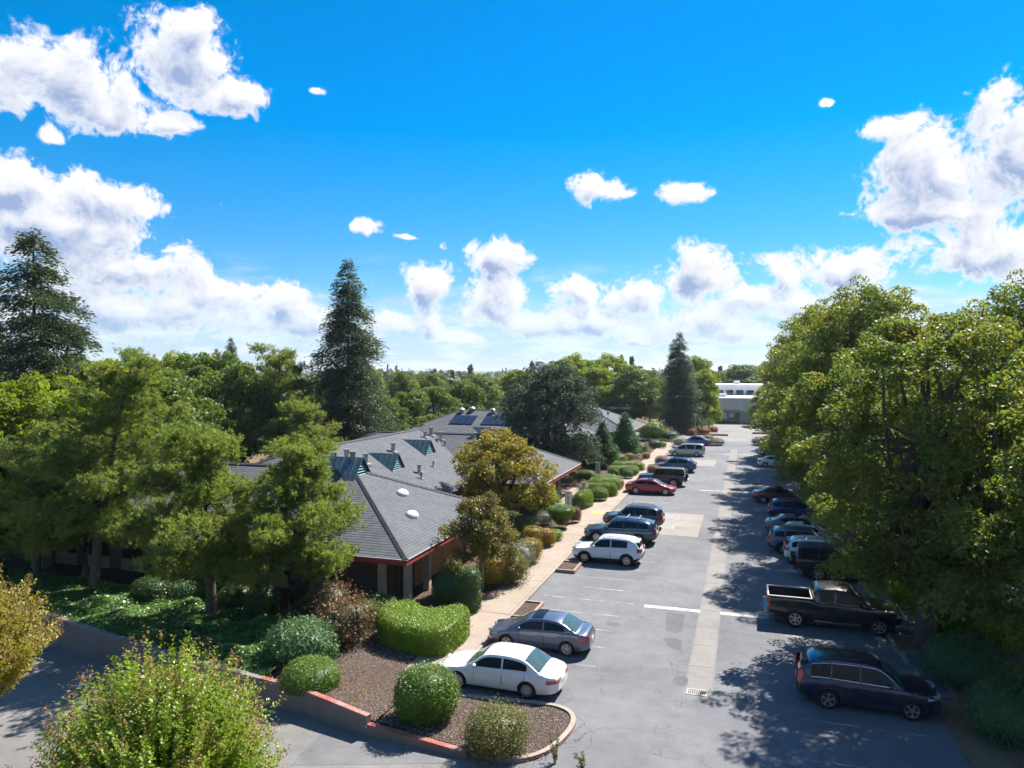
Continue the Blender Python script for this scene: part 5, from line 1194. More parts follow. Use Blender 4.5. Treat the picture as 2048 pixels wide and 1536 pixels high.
sh('grass', 1430, 889, 'purplish grass mound at the kerb point beside the blue saloon', 3.0, 1.0, name='grass_mound', cat='grass'); sh('gold', 1418, 884, 'yellow green bush behind the purplish grass mound', 1.6, 1.2); sh('grass', 1528, 889, 'purplish grass mound on the opposite kerb point', 3.6, 1.2, name='grass_mound', cat='grass')
for px, py, w, t in ((1536, 866, 4.0, 'scarlet bushes in the brick planter by the shop entrance'), (1556, 867, 3.4, 'red and orange bush beside the scarlet planter'), (1408, 868, 4.0, 'red shrub under the fresh green trees across the street'), (1428, 866, 2.6, 'red clipped shrub near the far driveway mouth'), (1385, 870, 3.0, 'dark red shrub across the street from the redwood')):
    sh('scar', px, py, t, w * .6, 1.2, name='red_shrub')
gu = 'undergrowth below the shade trees'
sh('under', 1895, 1275, 'sunlit yellow green shrub behind the forked tree trunk', 2.6, 2.0, group=gu); sh('under', 1822, 1215, 'yellow green leafy shrub left of the forked trunk', 1.8, 1.7, 1, group=gu); sh('teal', 1942, 1375, 'dark dense shrub in the shade by the kerb corner', 2.8, 1.9, group=gu)
sh('teal', 2032, 1480, 'dark shrub on the leaf litter beside the dark blue crossover', 2.6, 1.8, 1, group=gu); sh('under', 1990, 1290, 'leafy shrub under the leaning trunk', 3.0, 2.2, 2, group=gu); sh('under', 1790, 1130, 'leafy shrub beyond the black off-roader', 2.6, 2.0, 3, group=gu)
for i in range(8):
    shrub('shrub', MS['under' if i % 2 else 'teal'], 'yellow green shrub in the planting strip further down the row' if i % 2 else 'dark green shrub in the planting strip further down the row', (9.5 + (i % 3) * .6, 50 + i * 9, .05), 'shrub', gu, i, (1, 1, 1))
# weeds poking up at the near edge of the lot
def weed(seed, h):
    rg = np.random.default_rng(seed); C, T = [], []; mb = MB()
    for i in range(7):
        e = np.array([rg.normal() * .18, rg.normal() * .18, h * rg.uniform(.6, 1)]); mb.tube([(0, 0, 0), tuple(e * .5 + [0, 0, .05]), tuple(e)], .008, 4); u = rg.random((26, 1)); C.append(e * u); T.append(unit(rdir(rg, 26) + [0, 0, .4]))
    C, T = np.concatenate(C), np.concatenate(T); n = len(C); return quads_mesh('foliage', C + T * .04, T, tangent(rg, T), np.full(n, .10), np.full(n, .035), L_olive, extra=mb)
for px, py, s, t in ((1112, 1534, 1, 'tall thin weed growing at the tip of the island kerb'), (1168, 1545, 2, 'short dry weed in an asphalt crack near the island tip')):
    p = G(px, py); shrub('weed', weed(s, 1.0 if s == 1 else .5), t, (p.x, p.y, 0), 'weed')
# boulders
m_rock = plain('tan_boulder', (0.30, 0.20, 0.14), .9, 0, .2, .3, 3.0, .03, 9)
for i, (px, py, sx, sy, szz, t) in enumerate(((1064, 1072, .75, .5, .5, 'tan boulder half hidden by the golden bush'), (1088, 1068, 1.0, .45, .36, 'long flat reddish boulder beside the other rock'))):
    rgk = random.Random(i + 9); bm = bmesh.new(); bmesh.ops.create_icosphere(bm, subdivisions=3, radius=1)
    for v in bm.verts: v.co *= 1 + .14 * math.sin(v.co.x * 3 + i) * math.cos(v.co.y * 4 + i * 2) + rgk.uniform(-.03, .03)
    me = bpy.data.meshes.new('boulder'); bm.to_mesh(me); bm.free(); me.materials.append(m_rock); me.polygons.foreach_set('use_smooth', [True] * len(me.polygons))
    o = link(bpy.data.objects.new('boulder', me)); o.location = at(px, py); o.scale = (sx, sy, szz); o.rotation_euler = (0, 0, .5 + i); tag(o, t, 'boulder', 'boulders in the bed')
# ivy bank between the wall and the office
def ivy():
    rg = np.random.default_rng(77); n = 52000; X = -17.6 - 26.5 * rg.random(n) ** 1.25; yw = np.array([wall_y(x) for x in X]) + .05; top = np.interp(X, [-46, -34, -24, -20, -17], [32.0, 31.4, 30.6, 29.3, 26.8]); Y = yw + (top - yw) * rg.random(n)
    f = (Y - yw) / (top - yw); edge = np.clip(np.minimum(f * 5, (1 - f) * 6), 0.12, 1) ** .6
    hgt = (0.30 + .16 * np.sin(X * 1.3) * np.sin(Y * 1.7 + 1) + .12 * np.sin(X * 3.1 + 2) * np.sin(Y * 2.6)) * edge
    C = np.stack([X, Y, 0.16 + hgt * (1 - .35 * rg.random(n) ** 2)], -1); N = unit(rdir(rg, n) * .7 + np.array([0, 0, 1.0])); T = tangent(rg, N); s = 0.13 * rg.uniform(.6, 1.4, n)
    me = quads_mesh('ivy_ground_cover', C, T, N, s, s * .85, L_ivy); tag(link(bpy.data.objects.new('ivy_ground_cover', me)), 'glossy ivy ground cover spread over the bank under the pines', 'ground cover', kind='stuff')
ivy()
def litter():
    rg = np.random.default_rng(78); n = 9000; P = [rg.uniform([-22, 27.5], [-19, 31], (n // 4, 2)), rg.uniform([6.7, 18], [12.5, 36], (n // 2, 2)), rg.normal([-13.5, 36.5], [.6, 1.2], (n // 4, 2))]
    P = np.concatenate(P); n = len(P); C = np.concatenate([P, np.full((n, 1), .135)], 1); C[n // 4:3 * (n // 4), 2] = .115; N = unit(rdir(rg, n) * .35 + np.array([0, 0, 1.])); s = rg.uniform(.05, .12, n)
    me = quads_mesh('leaf_litter', C, tangent(rg, N), N, s, s * .5, leafmat('dry_litter', (.10, .05, .025), (.32, .18, .09), None, .1, .8, 2)); tag(link(bpy.data.objects.new('leaf_litter', me)), 'dry brown leaf litter under the trees', 'leaf litter', kind='stuff')
litter()
# wooded background: copies one can pick out, then the far mass
rgb = random.Random(3); gbk = 'trees of the wooded background beyond the street'
for i in range(54):
    z = rgb.uniform(165, 330); px = rgb.uniform(-250, 1500) if i < 44 else rgb.uniform(1560, 2300); X_, Y_ = AT(px, z)
    if (-22 < X_ < 30 and 140 < Y_ < 210): continue
    k = rgb.choice((0, 1, 1, 3, 3)); h = rgb.uniform(8.5, 12.5); w = rgb.uniform(8, 13)
    put(k, px, z, h, w, ('tall ' if h > 10.5 else 'low ') + ('broad ' if w > 10.5 else 'narrow ') + {0: 'yellow green tree in the wooded background beyond the street', 1: 'mid green tree in the wooded background beyond the street', 3: 'round headed green tree in the wooded background beyond the street'}[k], gbk)
def far_trees():
    rg = np.random.default_rng(5); nt = 1400; per = 72
    z = 340 + 1700 * rg.random(nt) ** 1.4; px = rg.uniform(-900, 2950, nt); xr = (px - 1024) / FPX * z; X = xr * _c - z * _s; Y = xr * _s + z * _c
    nb = 150; ab = rg.uniform(math.pi * 1.02, math.pi * 1.98, nb); rb_ = rg.uniform(55, 120, nb); X[:nb] = np.cos(ab) * rb_ * 1.3; Y[:nb] = np.sin(ab) * rb_ - 12   # belt carried on unseen behind the viewpoint, added to darken car window reflections
    h = rg.uniform(7, 13.5, nt) * (1 + .12 * np.sin(px * .011)); con = rg.random(nt) < .16; h[con] *= 1.25; r = np.where(con, 2.6, rg.uniform(4, 8, nt))
    d = rdir(rg, nt * per).reshape(nt, per, 3); d[..., 2] = np.abs(d[..., 2]); t = rg.random((nt, per)); k = rg.uniform(.75, 1.08, (nt, per))
    C = np.stack([d[..., 0] * r[:, None] * k, d[..., 1] * r[:, None] * k, h[:, None] * (.22 + .78 * d[..., 2] * k)], -1)
    cz = t; C[con] = np.stack([d[con][..., 0] * r[con][:, None] * (1 - cz[con]), d[con][..., 1] * r[con][:, None] * (1 - cz[con]), h[con][:, None] * (.1 + .95 * cz[con])], -1)
    C = (C + np.stack([X, Y, np.zeros(nt)], -1)[:, None]).reshape(-1, 3); n = len(C); N = unit(d.reshape(-1, 3) * .8 + rdir(rg, n) * .6 + np.array([0, 0, .35])); s = rg.uniform(2.0, 4.0, n)
    me = quads_mesh('distant_woods', C, tangent(rg, N), N, s, s * .7, L_far, square=True)
    tag(link(bpy.data.objects.new('distant_woods', me)), 'hazy distant belt of town trees along the horizon', 'woods', kind='stuff')
far_trees()

# ---- signs, lamps, signal, boxes
m_signw = plain('white_sign_face', (0.66, 0.66, 0.64), .6, 0, .4, .06); m_signr = plain('red_sign_frame', (0.32, 0.05, 0.04), .7); m_ink = plain('dark_lettering', (0.06, 0.05, 0.05), .7); m_pole = plain('galvanised_pole', (0.30, 0.33, 0.32), .5, .6)
for px, py, w, h, t in ((1137, 1024, .62, 1.75, 'white stele sign with red frame beside the wedge topiary'), (1196, 955, .6, 1.7, 'white stele sign with red frame at the second wing entrance'), (1294, 908, .5, 1.7, 'thin white stele sign among the far shrubs')):
    p = G(px, py); s = thing('stele_sign', t, 'sign', (p.x, p.y, .1), R(12))
    MB().box(-w / 2, w / 2, .06, .2, 0, h * .93).build('frame', m_signr, s); f = MB(); 
    prof = [(-w / 2 + .05, .15), (w / 2 - .02, .15), (w / 2 - .02, h * .9)] + [(w * .44 * math.cos(a), h * .9 + .1 * math.sin(a)) for a in [R(15 + i * 30) for i in range(6)]] + [(-w / 2 + .05, h * .9)]
    f.v = [(x, -.04, z) for x, z in prof] + [(x, .058, z) for x, z in prof]; n = len(prof); f.f = [tuple(range(n)), tuple(range(2 * n - 1, n - 1, -1))] + [(i, i + n, (i + 1) % n + n, (i + 1) % n) for i in range(n)]; f.m = [0] * (n + 2)
    fo = f.build('face', m_signw, s)
    for k in range(7): MB().box(-.14, .14 - (k % 3) * .06, -.046, -.041, .45 + k * .17, .52 + k * .17).build('text_line', m_ink, fo)
for px, py, h, t in ((1168, 1003, 1.6, 'slim bare sign post standing in the cloud hedge'), (1303, 905, 2.0, 'slim pale sign post next to the thin white sign')):
    p = G(px, py); s = thing('sign_post', t, 'post', (p.x, p.y, .1)); MB().tube([(0, 0, 0), (0, 0, h)], .03, 6).build('pole', m_pole, s); MB().box(-.15, .15, -.05, -.03, h - .4, h).build('plate', m_galv, s)
p = G(1391, 880); s = thing('lamp_post', 'short grey lamp post at the end of the stall row by the blue saloon', 'lamp post', (p.x, p.y, 0)); MB().tube([(0, 0, 0), (0, 0, 4.2)], [.1, .06], 8).build('pole', m_pole, s); MB().box(-.25, .25, -.15, .15, 4.2, 4.4).build('lamp_head', m_pole, s)
X_, Y_ = AT(1003, 150); s = thing('traffic_signal', 'traffic signal with long arm and curved street lamp beyond the office roofs', 'traffic signal', (X_, Y_, 0), R(18))
MB().tube([(0, 0, 0), (0, 0, 8.4)], [.14, .09], 8).build('pole', m_pole, s); MB().tube([(0, 0, 5.4), (-2.5, 0, 5.9), (-5.2, 0, 6.1)], [.09, .07, .05], 8).build('signal_arm', m_pole, s); MB().tube([(0, 0, 8.3), (-1.0, 0, 9.2), (-2.4, 0, 9.3), (-3.4, 0, 9.0)], .06, 6).build('lamp_arm', m_pole, s)
MB().box(-3.8, -3.2, -.12, .12, 8.88, 9.02).build('lamp_head', m_pole, s); hd = MB().box(-4.2, -3.75, -.2, .2, 5.0, 6.4).build('signal_head', m_dark, s)
def emis(name, c, e):
    m = bpy.data.materials.new(name); t = nodes(m); em = t.nodes.new('ShaderNodeEmission'); em.inputs[0].default_value = c4(c); em.inputs[1].default_value = e; t.links.new(em.outputs[0], t.nodes.new('ShaderNodeOutputMaterial').inputs[0]); return m
MB().lathe([(0, -.23), (.2, -.23), (.2, -.2)], 12, axis='Y', c=(-3.97, 0, 6.1)).build('red_lens', emis('red_signal', (1, .03, .02), 1.6), hd)
for zz in (5.7, 5.3): MB().lathe([(0, -.23), (.15, -.23), (.15, -.2)], 12, axis='Y', c=(-3.97, 0, zz)).build('dark_lens', m_frame, hd)
p = G(46, 1165); s = thing('utility_box', 'pale steel electrical box beside the pine by the office', 'utility box', (p.x - 1.5, p.y + 2.2, .1)); MB().box(-.45, .45, -.3, .3, .1, 1.25).build('cabinet', m_stucco, s); MB().box(-.5, .5, -.35, .35, 0, .1).build('plinth', m_kerb, s); MB().box(-.48, .48, -.33, .33, 1.252, 1.3).build('lid', m_stucco, s)
# driveway island with red kerb at the corner of the view
c = G(-20, 1545, -0.75); P = [(c.x + 2.6 * math.cos(a) - 1.7, c.y + 2.4 * math.sin(a) - 2.0) for a in [2 * math.pi * i / 24 for i in range(24)]]
di = thing('drive_island_kerb', 'red painted kerb ring of the small island in the driveway', 'kerb'); zf = drive_z(c.x - 1.5)
ribbon(P + P[:1], .17, zf - .3, zf + .17).build('kerb_top', m_kerb, di); ribbon(P + P[:1], .185, zf - .3, zf + .155).build('red_band', m_red, di); tag(MB().sheet(P, zf + .11).build('island_bed', m_soil), kind='structure')
X_, Y_ = AT(312, 15.2); zf = drive_z(X_); P = [(X_ + 1.1 * math.cos(a), Y_ + 1.1 * math.sin(a)) for a in [2 * math.pi * i / 20 for i in range(20)]]; di = thing('drive_island_kerb', 'kerb ring round the foot of the bright green driveway tree', 'kerb'); ribbon(P + P[:1], .15, zf - .2, zf + .15).build('kerb_top', m_kerb, di); tag(MB().sheet(P, zf + .1).build('island_bed', m_soil), kind='structure')
# brick planter kerbs at the driveway mouth over the street
for px, py, w, t in ((1545, 868, 7.0, 'red brick planter edge below the scarlet bushes'), (1412, 870, 8.0, 'red brick planter edge below the fresh green trees')):
    p = G(px, py); s = thing('brick_planter', t, 'planter', (p.x, p.y, 0)); MB().box(-w / 2, w / 2, -1.2, -.95, -.05, .3).build('brick_edge', plain('brick_edging', (.22, .09, .06), .8), s); MB().box(-w / 2, w / 2, -.94, 1.4, -.05, .2).build('soil_fill', m_soil, s)

# ------------------------------------------------------------------ vehicles (x forward, y left, z up, origin on the ground between the axles)
m_cglass = plain('tinted_car_glass', (0.008, 0.015, 0.022), 0.03, 0, 0.14, 0.05, world=False)
m_cglass_l = plain('clear_car_glass', (0.050, 0.085, 0.085), 0.03, 0, 0.6, 0.25, 2.5, world=False)
m_tyre = plain('tyre_rubber', (0.016, 0.016, 0.017), 0.8, 0, 0.3, 0.15, world=False)
m_alloy = plain('alloy_wheel', (0.55, 0.56, 0.57), 0.3, 0.9, 0.5, 0.08, world=False)
m_alloyd = plain('dark_wheel_barrel', (0.03, 0.03, 0.032), 0.5, 0.5, 0.5, 0.1, world=False)
m_trim = plain('black_plastic_trim', (0.022, 0.022, 0.024), 0.6, 0, 0.4, 0.15, world=False)
m_chrome = plain('chrome', (0.55, 0.55, 0.56), 0.32, 1.0, 0.5, 0.03, world=False)
m_tail = plain('red_tail_lens', (0.42, 0.012, 0.014), 0.12, 0, 0.7, 0.15, 8.0, world=False, coat=1.0)
m_head = plain('headlamp_lens', (0.55, 0.57, 0.58), 0.08, 0.2, 0.8, 0.2, 9.0, world=False, coat=1.0)
m_seamd = plain('panel_gap', (0.010, 0.010, 0.010), 0.8, world=False)
m_plate = plain('number_plate', (0.62, 0.62, 0.60), 0.5, world=False)
def curve(pts):
    P = sorted(pts); X = np.array([p[0] for p in P], float); Y = np.array([p[1] for p in P], float)
    d = np.zeros(len(X)); h = np.diff(X); s = np.diff(Y) / h            # monotone cubic
    for i in range(1, len(X) - 1): d[i] = 0 if s[i - 1] * s[i] <= 0 else 2 * s[i - 1] * s[i] / (s[i - 1] + s[i])
    d[0], d[-1] = s[0], s[-1]
    def f(x):
        x = min(max(x, X[0]), X[-1]); i = min(np.searchsorted(X, x, 'right') - 1, len(h) - 1); t = (x - X[i]) / h[i]
        return float(Y[i] * (2*t**3 - 3*t**2 + 1) + h[i] * d[i] * (t**3 - 2*t**2 + t) + Y[i + 1] * (-2*t**3 + 3*t**2) + h[i] * d[i + 1] * (t**3 - t**2))
    return f
def grid_patch(fn, us, vs, flip=False):
    mb = MB(); nu, nv = len(us), len(vs); mb.v = [tuple(fn(u, v)) for u in us for v in vs]
    for i in range(nu - 1):
        for j in range(nv - 1):
            a = i * nv + j; q = (a, a + nv, a + nv + 1, a + 1); mb.f.append(q[::-1] if flip else q); mb.m.append(0)
    return mb
def lin(a, b, n): return [a + (b - a) * i / (n - 1) for i in range(n)]
def boolean(me, cutters, extra_mats):
    o = bpy.data.objects.new('tmp_body', me); COL.objects.link(o); tmp = [o]
    for m in extra_mats: me.materials.append(m)
    for cm in cutters:
        c = bpy.data.objects.new('tmp_cut', cm); COL.objects.link(c); tmp.append(c); md = o.modifiers.new('cut', 'BOOLEAN'); md.object = c; md.operation = 'DIFFERENCE'; md.solver = 'EXACT'
        md.material_mode = 'TRANSFER'
    dg = bpy.context.evaluated_depsgraph_get(); r = bpy.data.meshes.new_from_object(o.evaluated_get(dg)); 
    for t in tmp: bpy.data.objects.remove(t)
    return r
def wheel_parts(rw, w, spokes, style):
    ty = MB().lathe([(rw * .66, -w / 2), (rw * .9, -w / 2), (rw * .975, -w * .44), (rw, -w * .3), (rw, w * .3), (rw * .975, w * .44), (rw * .9, w / 2), (rw * .66, w / 2)], 28, axis='Y').mesh('tyre', m_tyre, True, 35)
    br = MB().lathe([(0, w * .20), (rw * .62, w * .20), (rw * .66, w * .3), (rw * .68, -w * .45)], 24, axis='Y').mesh('wheel', m_alloyd, True, 35)
    rm = MB().lathe([(rw * .57, w * .30), (rw * .60, w * .46), (rw * .66, w * .47), (rw * .69, w * .44)], 28, axis='Y')
    rm.lathe([(0, w * .44), (rw * .12, w * .43), (rw * .16, w * .34)], 14, axis='Y')
    if style == 'cap':
        rm.lathe([(rw * .14, w * .38), (rw * .38, w * .42), (rw * .44, w * .38)], 24, axis='Y')
    for i in range(spokes):
        for dd in ((-.16, .16) if style == 'split' else (0,)):
            a = 2 * math.pi * i / spokes + dd * .9; b_ = 2 * math.pi * i / spokes + dd * 1.6; hw0, hw1 = (.05 * rw, .07 * rw) if style != 'five' else (.075 * rw, .10 * rw)
            r0, r1 = (rw * .13, rw * .60) if style != 'cap' else (rw * .42, rw * .60)
            P = []
            for (r, an, hw) in ((r0, a, hw0), (r1, b_, hw1)):
                c, s = math.cos(an), math.sin(an); P += [(r * c - hw * s, r * s + hw * c), (r * c + hw * s, r * s - hw * c)]
            o = [P[0], P[1], P[3], P[2]]; mb = MB(); n = len(rm.v)
            rm.v += [(x, w * .33, z) for x, z in o] + [(x, w * (.42 if k < 2 else .44), z) for k, (x, z) in enumerate(o)]
            for q in ((4, 5, 6, 7), (0, 4, 7, 3), (1, 2, 6, 5), (0, 1, 5, 4), (2, 3, 7, 6)): rm.f.append(tuple(n + k for k in q)); rm.m.append(0)
    return ty, br, rm.mesh('rim', m_alloy if style != 'dark' else m_alloyd, True, 30)
def build_car(name, label, p, body_mat, group='parked vehicles', cat='car'):
    o = thing(name, label, cat, group=group)
    L, W_, fo, wb, rw = p['L'], p['W'] / 2, p['fo'], p['wb'], p['rw']; xf = wb / 2 + fo; xr = xf - L
    top = curve([(xr + a * L, z) for a, z in p['top']]); bot = curve([(xr + a * L, z) for a, z in p['bot']]); roof = curve([(xr + a * L, z) for a, z in p['roof']])
    g0, g1 = xr + p['roof'][0][0] * L, xr + p['roof'][-1][0] * L
    er, ef = p.get('er', .3), p.get('ef', .36); rr_, rf_ = p.get('endr', .55), p.get('endf', .60)
    def hw(x):
        k = 1.0
        if x - xr < rr_: k -= er * (1 - (x - xr) / rr_) ** 2.6
        if xf - x < rf_: k -= ef * (1 - (xf - x) / rf_) ** 2.6
        return W_ * k
    sh_ = p.get('shoulder', .11)
    def section(x):
        h, t, b = hw(x), top(x), bot(x); d = t - b; z1 = b + d * .46; inb = .93 if g0 - .1 < x < g1 + .1 else .86
        return [(0, b), (h * .80, b), (h * .93, b + .02), (h * .975, b + d * .16), (h * .997, z1), (h, b + d * .62), (h * .985, t - sh_), (h * (.965), t - sh_ * .38), (h * inb, t - .008), (h * .62, t + .012), (0, t + p.get('crown', .025))]
    xs = sorted(set([round(v, 4) for v in lin(xr, xf, 40)] + [xr + .04, xr + .1, xr + .2, xf - .04, xf - .1, xf - .2]))
    rings = []
    for x in xs:
        s = section(x); e = min(x - xr, xf - x); q = s
        if e < .12:                                          # round the bumper edges
            c = (1 - e / .12) ** 2; zc = (top(x) + bot(x)) / 2; q = [(y * (1 - .05 * c), zc + (z - zc) * (1 - .10 * c)) for y, z in s]
        rings.append([(x, y, z) for y, z in q] + [(x, -y, z) for y, z in q[-2:0:-1]])
    mb = MB(); n = len(rings[0])
    for r in rings: mb.v += r
    for i in range(len(rings) - 1):
        for j in range(n): k = (j + 1) % n; mb.f.append((i * n + j, (i + 1) * n + j, (i + 1) * n + k, i * n + k)); mb.m.append(0)
    mb.f.append(tuple(range(n))); mb.m.append(0); e = (len(rings) - 1) * n; mb.f.append(tuple(e + j for j in reversed(range(n)))); mb.m.append(0)
    me = mb.mesh('body', body_mat)
    bm = bmesh.new(); bm.from_mesh(me); bmesh.ops.recalc_face_normals(bm, faces=bm.faces); bm.to_mesh(me); bm.free()
    axles = (wb / 2, -wb / 2); cut = []
    for ax in axles:
        for s in (1, -1):
            c = MB().lathe([(0.0001, .42 * W_), (rw * 1.13, .42 * W_), (rw * 1.13, W_ * 1.2), (0.0001, W_ * 1.2)], 28, axis='Y', c=(ax, 0, rw * .99))
            if s < 0: c.v = [(x, -y, z) for x, y, z in c.v]
            cm = c.mesh('c', m_trim); b2 = bmesh.new(); b2.from_mesh(cm); bmesh.ops.remove_doubles(b2, verts=b2.verts, dist=.0005); bmesh.ops.recalc_face_normals(b2, faces=b2.faces); b2.to_mesh(cm); b2.free(); cut.append(cm)
    if 'bed' in p:
        a0, a1, zb = p['bed']; c = MB().box(xr + a0, xr + a1, -W_ * .80, W_ * .80, zb, 2.5).mesh('c', m_trim); cut.append(c)
    me = boolean(me, cut, [m_trim]); me.polygons.foreach_set('use_smooth', [True] * len(me.polygons)); me.set_sharp_from_angle(angle=R(32)); me.name = 'body'
    link(bpy.data.objects.new('body', me), o)
    # greenhouse
    tum = p.get('tum', .30); rc = p.get('rcrown', .05); rz = p.get('rcorner', .09)
    yb = lambda x: hw(x) * .925
    yside = lambda x, z: yb(x) - tum * max(0, z - top(x))
    def gsec(x):
        t, r = top(x) - .03, max(roof(x), top(x) - .02); ys = yside(x, r - rz); d = r - rz - t
        if d < .02: d = .02
        return [(yb(x), t), (yside(x, t + d * .5), t + d * .5), (yside(x, t + d), t + d), (ys - .035, r - rz * .32), (ys - .12, r), (ys * .55, r + rc * .7), (0, r + rc)]
    gx = sorted(set(lin(g0, g1, 36))); mb = MB(); n = 13
    for x in gx: s = gsec(x); mb.v += [(x, y, z) for y, z in s] + [(x, -y, z) for y, z in s[-2::-1]]
    for i in range(len(gx) - 1):
        for j in range(n - 1): mb.f.append((i * n + j, (i + 1) * n + j, (i + 1) * n + j + 1, i * n + j + 1)); mb.m.append(0)
    for e in (0, len(gx) - 1): q = tuple(e * n + j for j in range(n)); mb.f.append(q if e == 0 else q[::-1]); mb.m.append(0)
    mb.build('cabin', p.get('roofmat', body_mat), o, True, 38)
    def rtop(x, y): r = roof(x); ys = max(yside(x, r - rz) - .12, .2); return r + rc * (1 - min(1, abs(y) / (ys * 1.15)) ** 2) + .006
    def glass_patch(x0, x1, nm, m):
        us = lin(x0, x1, 9); return grid_patch(lambda u, v: (u, v * max(yside(u, roof(u) - rz) - .10, .3), rtop(u, v * max(yside(u, roof(u) - rz) - .10, .3))), us, lin(-1, 1, 9), False).build(nm, m, o, True)
    wa, wb_ = [xr + a * L for a in p['wind']]; glass_patch(wa, wb_, 'windshield', m_cglass_l)
    ra, rb = [xr + a * L for a in p['rear']]; glass_patch(ra, rb, 'rear_window', p.get('rearglass', m_cglass))
    def side_patch(x0, x1, zlo, zhi, off, m, nm, parent, s, nx=8, nz=4, gh=False):
        def f(u, v):
            a = zlo(u) if callable(zlo) else zlo; b = zhi(u) if callable(zhi) else zhi; b = max(b, a + .004); z = a + (b - a) * v
            if gh: y = yside(u, z) + off
            else:
                sc = section(u)[2:9]; y = float(np.interp(z, [q[1] for q in sc], [q[0] for q in sc])) + off
            return (u, s * y, z)
        return grid_patch(f, lin(x0, x1, nx), lin(0, 1, nz), s > 0).build(nm, m, parent, True)
    for s in (1, -1):
        for (a0, a1) in p['win']:
            x0, x1 = xr + a0 * L, xr + a1 * L
            lo = lambda u: top(u) + .035; hi = lambda u: roof(u) - rz - .018
            if p.get('winchrome'): side_patch(x0, x1, lambda u: lo(u) - .02, lambda u: hi(u) + .014, .004, m_chrome, 'window_trim', o, s, 14, 3, True)
            side_patch(x0, x1, lo, hi, .008, m_cglass, 'side_window', o, s, 14, 3, True)
        arch = lambda u: max([rw * .99 + math.sqrt(max(0, (rw * 1.17) ** 2 - (u - a) ** 2)) if abs(u - a) < rw * 1.17 else 0 for a in axles])
        sill = lambda u: max(bot(u) + .07, arch(u)); belt = lambda u: top(u) - .055
        for (a0, a1) in p['doors']:
            x0, x1 = xr + a0 * L, xr + a1 * L
            side_patch(x0, x1, sill, belt, .002, m_seamd, 'door_gap', o, s, 20, 6)
            d = side_patch(x0 + .012, x1 - .012, lambda u: sill(u) + .012, lambda u: belt(u) + .01, .005, body_mat, 'door', o, s, 20, 6)
            hx = x0 + .14; hz = top(hx) - .17; sc = section(hx)[2:9]; hy = float(np.interp(hz, [q[1] for q in sc], [q[0] for q in sc]))
            MB().box(hx - .09, hx + .09, s * (hy + .006) - .014, s * (hy + .006) + .022, hz - .018, hz + .018).build('handle', p.get('handle', body_mat), d)
        # lamps wrapped round the corners
        tz0, tz1, tl = p['tail']; side_patch(xr + .03, xr + tl, tz0, tz1, .006, m_tail, 'taillight', o, s, 7, 3)
        MB().box(xr - .012, xr + .05, min(s * W_ * .38, s * hw(xr) * .97), max(s * W_ * .38, s * hw(xr) * .97), tz0 + .01, tz1 - .01).build('taillight', m_tail, o)
        hz0, hz1, hl = p['head']; side_patch(xf - hl, xf - .03, hz0, hz1, .006, m_head, 'headlight', o, s, 7, 3)
        MB().box(xf - .06, xf + .008, min(s * W_ * .34, s * hw(xf) * .96), max(s * W_ * .34, s * hw(xf) * .96), hz0 + .01, hz1 - .01).build('headlight', m_head, o)
        mx = wb_ - .08 if wb_ > wa else wa - .08; mx = xr + p['mirror'] * L; mz = top(mx) + .10; my = s * (yb(mx) + .13)
        mm = MB().lathe([(0, -.10), (.07, -.085), (.09, 0), (.07, .085), (0, .10)], 10, axis='Y').mesh('mirror', p.get('mirrormat', body_mat), True)
        k = link(bpy.data.objects.new('mirror', mm), o); k.location = (mx, my, mz); k.scale = (.75, 1, .85); MB().box(mx - .04, mx + .04, min(my, my - s * .12), max(my, my - s * .12), mz - .07, mz - .03).build('mirror_arm', m_trim, o)
        if p.get('clad'):
            [side_patch(u0, u1, lambda u: bot(u) + .012, lambda u: bot(u) + .012 + p['clad'], .008, m_trim, 'sill_cladding', o, s, 12, 3) for u0, u1 in ((xr + .12, axles[1] - rw * 1.13), (axles[1] + rw * 1.13, axles[0] - rw * 1.13), (axles[0] + rw * 1.13, xf - .12)) if u1 > u0 + .03]
            for ax in axles:
                R0, R1 = rw * 1.12, rw * 1.12 + .075
                def arc(u, v, ax=ax):
                    r = R0 + (R1 - R0) * v; x, z = ax + r * math.cos(u), rw + r * math.sin(u); sc = section(x)[2:9]; return (x, s * (float(np.interp(z, [q[1] for q in sc], [q[0] for q in sc])) + .018), z)
                grid_patch(arc, lin(R(4), R(176), 18), lin(0, 1, 3), s < 0).build('arch_trim', m_trim, o, True)
        if p.get('rails'):
            x0, x1 = xr + p['rails'][0] * L, xr + p['rails'][1] * L; y = s * (yside((x0 + x1) / 2, roof((x0 + x1) / 2)) - .13)
            MB().tube([(x0, y, roof(x0) + .02), (x0 + .12, y, roof(x0 + .12) + .09), (x1 - .12, y, roof(x1 - .12) + .09), (x1, y, roof(x1) + .02)], .018, 6).build('roof_rail', p.get('railmat', m_trim), o)
    if p.get('clad'):
        for xe, dx in ((xr, -.01), (xf, .01)):
            h_ = hw(xe) * .95; MB().box(min(xe, xe + dx), max(xe, xe + dx), -h_, h_, bot(xe) + .04, bot(xe) + .24).build('bumper_trim', m_trim, o)
    gz0, gz1 = p.get('grille', (.42, .60)); MB().box(xf - .05, xf + .012, -W_ * .32, W_ * .32, gz0, gz1).build('grille', m_trim if not p.get('chromegrille') else m_chrome, o)
    pz = p.get('platez', .55); MB().box(xr - .016, xr + .03, -.16, .16, pz, pz + .15).build('number_plate', m_plate, o)
    if p.get('spoiler'):
        x = xr + p['spoiler'] * L; MB().prism([(x - .18, -W_ * .62), (x + .1, -W_ * .64), (x + .1, W_ * .64), (x - .18, W_ * .62)], lambda q: roof(x) - .035 + (0.0 if q[0] < x else .0), lambda q: roof(x) + .035).build('spoiler', body_mat, o)
